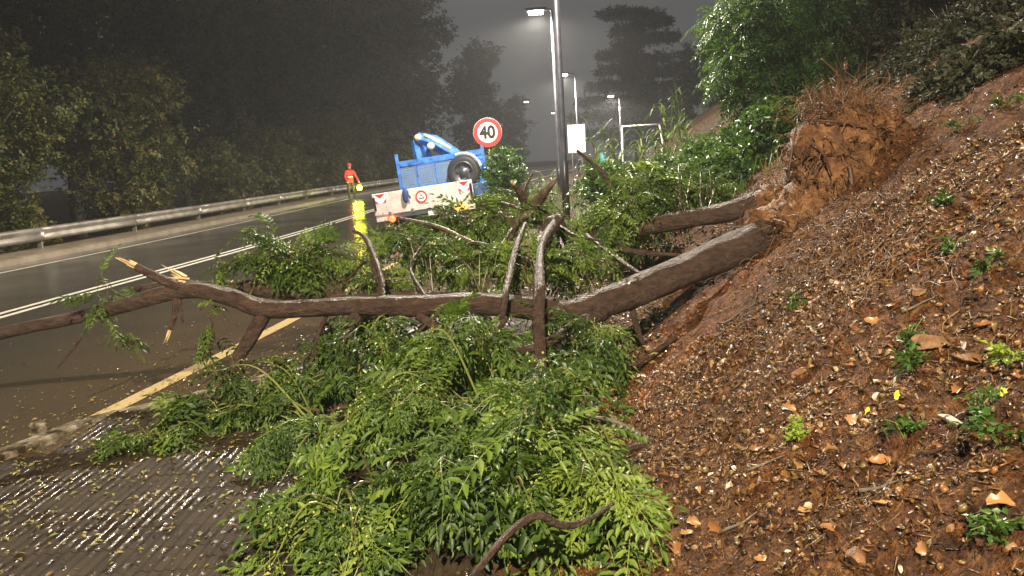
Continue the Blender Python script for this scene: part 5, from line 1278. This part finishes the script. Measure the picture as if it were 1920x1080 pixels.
# ------------------------------------------------------------------ litter, stones, small plants
def chip_templates():
    out = []; r = np.random.default_rng(33)
    for k in range(4):     # curled dead leaf: 3x2 grid
        V = []; L, W = r.uniform(.022, .045), r.uniform(.010, .022); cu = r.uniform(-.5, .7)
        for i in range(4):
            for j in (-1, 0, 1):
                w = W * math.sin(PI * (.12 + .76 * i / 3)); V.append((L * (i / 3 - .5), j * w * .5, cu * abs(j) * w * .5 + .012 * math.sin(i * 1.3 + k)))
        F = []
        for i in range(3):
            for j in range(2): a = i * 3 + j; F += [(a, a + 3, a + 4), (a, a + 4, a + 1)]
        out.append((np.array(V), np.array(F), np.full(len(V), 0.)))
    for k in range(3):     # splinter
        L, W, T = r.uniform(.04, .09), r.uniform(.0018, .0045), .002
        V = [(-L / 2, -W, 0), (-L / 2, W, 0), (-L / 2, 0, T * 2), (L / 2, -W * .5, .0), (L / 2, W * .5, 0), (L / 2, 0, T)]
        out.append((np.array(V), np.array([(0, 1, 2), (3, 5, 4), (0, 3, 4), (0, 4, 1), (1, 4, 5), (1, 5, 2), (2, 5, 3), (2, 3, 0)]), np.zeros(6)))
    for k in range(3):     # pebble / clod
        bm = bmesh.new(); bmesh.ops.create_icosphere(bm, subdivisions=1, radius=.013)
        bm.verts.index_update(); V = np.array([v.co[:] for v in bm.verts]) * (1 + r.normal(0, .16, (len(bm.verts), 1))) * np.array([1.2, .9, .65]); F = np.array([[v.index for v in f.verts] for f in bm.faces]); bm.free(); out.append((V, F, np.zeros(len(V))))
    return out

SL0, SL1 = np.array([2.75, 6.6]), np.array([0.85, 5.0])
def slide(x, y):
    ab = SL1 - SL0; k = min(1.2, max(-.1, ((x - SL0[0]) * ab[0] + (y - SL0[1]) * ab[1]) / ab.dot(ab)))
    return math.hypot(x - SL0[0] - ab[0] * k, y - SL0[1] - ab[1] * k)

def build_litter():
    r = np.random.default_rng(44); T = chip_templates(); pl = []
    n = 0
    while n < 92000:
        near = r.random() < .62
        y = (1.3 + 3.6 * r.random() ** 1.25) if near else (4 + 8.5 * r.random() ** 1.5); s = (-.75 + (1.0 + 1.05 * y) * r.random()) if near else (-.75 + 7 * r.random() ** 1.1); x = float(toe(y)) + s
        if x > .9 * y + .9: continue
        d = slide(x, y); clump = fb(x * 1.3, y * 1.3, 1.5, 3)
        bare = d < (.42 if y < 5.8 else .6)
        if bare and r.random() > .55: continue
        if r.random() > .84 + clump * 1.0: continue
        p, nn = surf((x, y)); ti = int(r.choice(10, p=[.10, .10, .10, .09, .16, .15, .15, .05, .05, .05]))
        if bare and r.random() < .8: ti = int(r.integers(7, 10))
        a = r.uniform(0, 2 * PI); dirv = np.array([math.cos(a), math.sin(a), 0]); dirv -= nn * dirv.dot(nn)
        up = nn + r.normal(0, .42, 3); sc = (.22 + .85 * r.random() ** 2.4) * (.86 + .10 * y)
        rv = min(.99, max(0, r.random() ** 1.35 * .93 + clump * .14))
        if bare and ti > 6: rv = .80 + .08 * r.random() - (.5 if r.random() < .4 else 0); sc *= .8
        pl.append((ti, p + nn * .006 * sc, frame(dirv + r.normal(0, .25, 3), up), sc, rv)); n += 1
    # around and below the root ball
    tag(merge('leaf_litter', T, pl, M['litter_b']), 'brown leaf litter, splinters and clods covering the clay bank', 'leaf litter', kind='stuff')
    # yellow-green leaflets on pavement, kerb and road edge
    lt = [leaf_card(60 + k, .045, .022) for k in range(4)]; pl = []
    def drop(x, y, z, sc):
        a = r.uniform(0, 2 * PI); pl.append((int(r.integers(4)), np.array([x, y, z]), frame(np.array([math.cos(a), math.sin(a), r.normal(0, .1)]), np.array([0, 0, 1.0]) + r.normal(0, .18, 3)), sc, r.random() * .95))
    for _ in range(15000):
        y = r.uniform(2.6, 8.5); x = r.uniform(-4.6, .4); k = kerb_x(min(y, 8.4))
        dens = 1.1 * math.exp(-abs(x - k - .2) * 2.6) + .9 * math.exp(-((x + 1.5) ** 2 + (y - 5.0) ** 2) / 2.2) + .04
        if r.random() > dens: continue
        drop(x, y, (.078 if (x > k + .1 and y < 6.8) else .012) + .004 * r.random(), .3 + .75 * r.random() ** 1.8)
    for _ in range(2600):    # the carpet under the trunk and along the verge
        y = r.uniform(4.6, 11); x = r.uniform(-2.0, float(toe(y)) + .3); drop(x, y, max(.03, H(x, y) + .015) + (.045 if y < 7.2 else 0), r.uniform(.6, 1.5))
    for _ in range(140): drop(r.uniform(-7, -3), r.uniform(5, 13), .009, r.uniform(.4, 1.0))
    tag(merge('fallen_leaflets', lt, pl, M['litter_y']), 'scattered yellow green leaflets on kerb, pavement and wet road', 'leaves', kind='stuff')
build_litter()

def rock(name, px, py, size, squash, material, label, seed, Y=None, cat='stone', flat=False):
    p = hit(px, py); 
    if p is None: return
    q, n = surf(p); r = np.random.default_rng(seed); bm = bmesh.new(); bmesh.ops.create_icosphere(bm, subdivisions=3, radius=1)
    s = .8 * size / 1450 * q[1] / 2
    pl = [(r.normal(0, 1, 3), r.uniform(.35, .7)) for _ in range(11)]; pl = [(a / np.linalg.norm(a), b) for a, b in pl]
    for v in bm.verts:
        c = np.array(v.co)
        for a, b in pl:
            d = c @ a
            if d > b: c = c - a * (d - b)
        c = c * (1 + .10 * mnoise.noise(Vector(c * 2.2 + seed)) + .07 * mnoise.noise(Vector(c * 6 + seed)))
        v.co = Vector((c[0] * s * squash[0], c[1] * s * squash[1], c[2] * s * squash[2]))
    me = bpy.data.meshes.new(name); bm.to_mesh(me); bm.free(); me.materials.append(material)
    o = bpy.data.objects.new(name, me); COL.objects.link(o); R = Matrix([list(x) for x in frame(np.array([math.cos(seed), math.sin(seed), 0]) , n)]).to_4x4()
    o.matrix_world = Matrix.Translation(Vector(q + n * s * squash[2] * .12)) @ R; tag(o, label, cat, 'stones on the clay bank')

for i, (px, py, sz, sq, m_, lb) in enumerate([(1608, 1058, 100, (1.1, .8, .8), 'stone_brown', 'large brown angular stone at the bottom border of the bank'), (1890, 1032, 50, (1, 1, .8), 'stone_brown', 'rounded brown stone in the bottom right corner'),
        (1780, 1000, 34, (.7, 1.3, .6), 'stone_brown', 'upright narrow brown stone left of the corner stone'), (1752, 650, 105, (1.1, .9, .6), 'stone_brown', 'broad tan clod beside the green weeds at right'), (1816, 682, 95, (1.0, .9, .7), 'stone_brown', 'reddish brown stone right of the tan clod'),
        (1368, 910, 40, (1.2, .8, .35), 'stone_pale', 'pale wedge shaped stone chip near the leaf pile'), (1336, 890, 22, (1, 1, .5), 'stone_pale', 'small pale stone chip above the wedge shaped chip'), (1237, 942, 34, (1.5, .6, .5), 'stone_brown', 'flat orange brick fragment at the leaf edge'),
        (1325, 520, 52, (1.5, .8, .4), 'stone_brown', 'flat tan stone under the trunk on the bank'), (1565, 535, 34, (1.6, .6, .4), 'stone_pale', 'long pale stone chip on the middle of the bank'), (1478, 1040, 22, (1.3, .7, .4), 'stone_pale', 'small white stone at the bottom of the bank'),
        (1730, 300, 40, (1.4, .8, .4), 'stone_brown', 'flat stone right of the root ball'), (1720, 560, 36, (1.2, .9, .6), 'stone_brown', 'rusty brown stone above the tan clod'), (1415, 985, 30, (1.1, .8, .6), 'stone_brown', 'small brown stone between the dead leaves'), (1560, 735, 40, (1.5, .6, .35), 'stone_pale', 'pale splinter of stone below the middle of the bank'),
        (1790, 800, 80, (1.7, .45, .3), 'stone_pale', 'long pale weathered slab among weeds at right'), (1218, 655, 28, (1, .9, .7), 'stone_brown', 'orange clod at the toe of the bank under the trunk'), (1500, 700, 46, (1.3, .9, .5), 'stone_brown', 'dull brown clod on the middle bank')]):
    rock('stone', px, py, sz, sq, M[m_], lb, 100 + i)

def build_small_plants():
    r = np.random.default_rng(55)
    # curled dead leaves that stand out
    me = []
    for k in range(4):
        mb = MB(); n = 7; L, W = .10, .055; cu = r.uniform(.5, 1.3)
        for i in range(n):
            t = i / (n - 1); w = W * (math.sin(PI * min(1, .08 + t * .92)) ** .7) * (1 + .25 * math.sin(i * 2.3 + k))
            for j in range(-2, 3): mb.v.append((L * (t - .5), j * w * .25, cu * (j * w * .25) ** 2 * 22 + .012 * math.sin(t * 4 + k) + r.normal(0, .0015))); mb.r.append(.5)
        for i in range(n - 1):
            for j in range(4): a = i * 5 + j; mb.f.append((a, a + 5, a + 6, a + 1)); mb.m.append(0)
        o = mb.build('dead_leaf', M['dead_leaf'], None, True); me.append(o.data); bpy.data.objects.remove(o)
    spots = [(1305, 985), (1345, 1000), (1290, 1010), (1260, 960), (1560, 860), (1500, 875), (1545, 900), (1475, 900), (1590, 880), (1270, 1040), (1330, 1040), (1640, 610), (1680, 580), (1760, 600), (1850, 620), (1870, 700), (1800, 740), (1600, 800), (1650, 870), (1420, 850), (1480, 780), (1380, 800), (1700, 900), (1840, 900), (1880, 960), (1560, 1000), (1520, 960), (1430, 1060), (1310, 930), (1250, 900), (1550, 660), (1600, 690), (1800, 440), (1860, 480), (1820, 380), (1720, 470), (1640, 480), (1900, 840), (1740, 1040), (1660, 960)]
    anchors = [(project(o.location), o['label']) for o in SC.objects if o.name.startswith('stone') and 'label' in o]; used = set()
    def where(px, py):
        for (ax, ay), lb in sorted(anchors, key=lambda t: math.hypot(t[0][0] - px, t[0][1] - py)):
            dx, dy = px - ax, py - ay
            w = ('right of' if dx > 0 else 'left of') if abs(dx) > abs(dy) else ('below' if dy > 0 else 'above')
            if (w, lb) not in used:
                used.add((w, lb)); return f'dead leaf {w} the {lb}'
    for i, (px, py) in enumerate(spots):
        p = hit(px, py)
        if p is None: continue
        q, n = surf(p); o = bpy.data.objects.new('dead_leaf', me[i % 4]); COL.objects.link(o); a = r.uniform(0, 2 * PI); s = r.uniform(.4, .8)
        R = frame(np.array([math.cos(a), math.sin(a), 0]), n + r.normal(0, .3, 3)); o.matrix_world = Matrix([list(R[k] * s) + [(q + n * .016)[k]] for k in range(3)] + [[0, 0, 0, 1]])
        tag(o, where(px, py), 'leaf', 'brown dead leaves on the bank')
    for px, py, lb in ((1634, 777, 'bright yellow leaf on the middle of the bank'), (1888, 744, 'yellow leaf near the right border under the weeds'), (1686, 751, 'dull yellow leaf right of the bright yellow one')):
        p = hit(px, py); q, n = surf(p); o = bpy.data.objects.new('yellow_leaf', me[1].copy()); COL.objects.link(o); o.data.materials.clear(); o.data.materials.append(M['yleaf'])
        R = frame(np.array([.5, .3, .8]), np.array([0, -1, .5])); o.matrix_world = Matrix([list(R[k] * .38) + [(q + n * .02)[k]] for k in range(3)] + [[0, 0, 0, 1]]); tag(o, lb, 'leaf')
    # weeds
    weeds = [(1700, 660, .16, 'glossy green weed left of the tan clod'), (1712, 700, .12, 'low green weed under the tan clod'), (1890, 690, .10, 'bright green seedling at the right border'), (1850, 790, .12, 'leafy weed beside the long pale slab'), (1880, 850, .13, 'leafy weed below the slab near the right border'), (1500, 830, .07, 'thin seedling in the litter'), (1490, 580, .10, 'grassy weed beside the bare clay slide'), (1700, 830, .08, 'small weed below the dull yellow leaf'), (1870, 1005, .08, 'weed beside the corner stone'), (1780, 480, .12, 'olive weed high on the bank'), (1840, 520, .12, 'yellowish weed on the upper bank'), (1250, 560, .16, 'leafy weed under the trunk at the bank toe'), (1225, 600, .14, 'low green weed at the toe of the bank'), (1880, 205, .14, 'weed near the crest of the bank'), (1790, 250, .14, 'weed patch right above the root ball'), (1760, 390, .10, 'olive weed right of the root ball')]
    for px, py, s, lb in weeds:
        p = hit(px, py)
        if p is None: continue
        q, n = surf(p); root = empty('weed', q, lb, 'weed', 'weeds on the clay bank'); mb = MB(); places = []; s *= .7
        for k in range(6):
            e = np.array([r.normal(0, s * .5), r.normal(0, s * .5), s * r.uniform(.5, 1.1)]); mb.tube([(0, 0, -.02), e * .5 + np.array([0, 0, .02]), e], [.0025, .002, .0012], 4, rnd=.2, cap=False)
            for _ in range(3): places.append((int(r.integers(6)), e * r.uniform(.5, 1.0), rot_random(r, .1), r.uniform(.2, .38), r.uniform(0, .6)))
        mb.build('stem', M['stem'], root)['kind'] = 'stuff'; merge('foliage', SPRIG, places, M['leaf_lime'] if 'bright' in lb or 'seedling' in lb else M['leaf_small'], root)['kind'] = 'stuff'
    # long dry sticks
    sticks = [((1490, 765), (1570, 705), 'long thin stick lying up the middle of the bank'), ((1345, 610), (1420, 570), 'thin stick beside the bare clay slide'), ((1650, 520), (1700, 400), 'dry stick leaning up the bank below the root ball'), ((1400, 900), (1470, 860), 'stick among the dead leaves'), ((1720, 870), (1800, 830), 'dark stick below the pale slab'), ((1350, 1010), (1420, 970), 'stick between brown leaves at the bottom'), ((1560, 430), (1660, 380), 'stick at the foot of the root ball'), ((1690, 600), (1760, 560), 'stick near the rusty brown stone'), ((1780, 120), (1860, 90), 'pale stick near the crest of the bank'), ((1610, 930), (1690, 890), 'thin stick in the lower right litter')]
    for i, (a, b, lb) in enumerate(sticks):
        p, q = hit(*a), hit(*b)
        if p is None or q is None: continue
        ps = []
        for k in range(6):
            m = p + (q - p) * k / 5; m[2] = H(m[0], m[1]) + .012 + .004 * r.random(); ps.append(m)
        o = MB().tube(ps, list(np.linspace(.007, .003, 6)), 6, rough=.3).build('stick', M['pale_bark'] if i % 2 else M['bark'], None, True, origin=ps[2]); tag(o, lb, 'stick', 'dry sticks on the bank')
M['yleaf'] = mat('bright_yellow_leaf', (.62, .52, .03), .4)
build_small_plants()

# concrete fragment lying by the kerb end
o = MB().box((0, 0, 0), (.09, .07, .10), bev=.02, rot=Matrix.Rotation(.6, 3, 'Z') @ Matrix.Rotation(.3, 3, 'X')).build('concrete_block', M['kerb']); g = ground_at(75, 822); o.location = (g[0], g[1], .06); tag(o, 'small wet concrete block by the kerb at the left border', 'block')

# ------------------------------------------------------------------ damp night air
def build_haze():
    m = bpy.data.materials.new('damp_air'); m.use_nodes = True; t = m.node_tree
    for n in list(t.nodes):
        if n.type == 'BSDF_PRINCIPLED': t.nodes.remove(n)
    v = t.nodes.new('ShaderNodeVolumePrincipled'); v.inputs['Color'].default_value = (.88, .91, .96, 1); v.inputs['Density'].default_value = HAZE_DENSITY; v.inputs['Anisotropy'].default_value = .25
    t.links.new(v.outputs[0], t.nodes['Material Output'].inputs['Volume'])
    o = MB().box((10, 145, 17.5), (400, 420, 46)).build('haze', m); tag(o, 'thin damp night haze filling the air', 'haze', kind='stuff')
if HAZE_DENSITY > 0: build_haze()
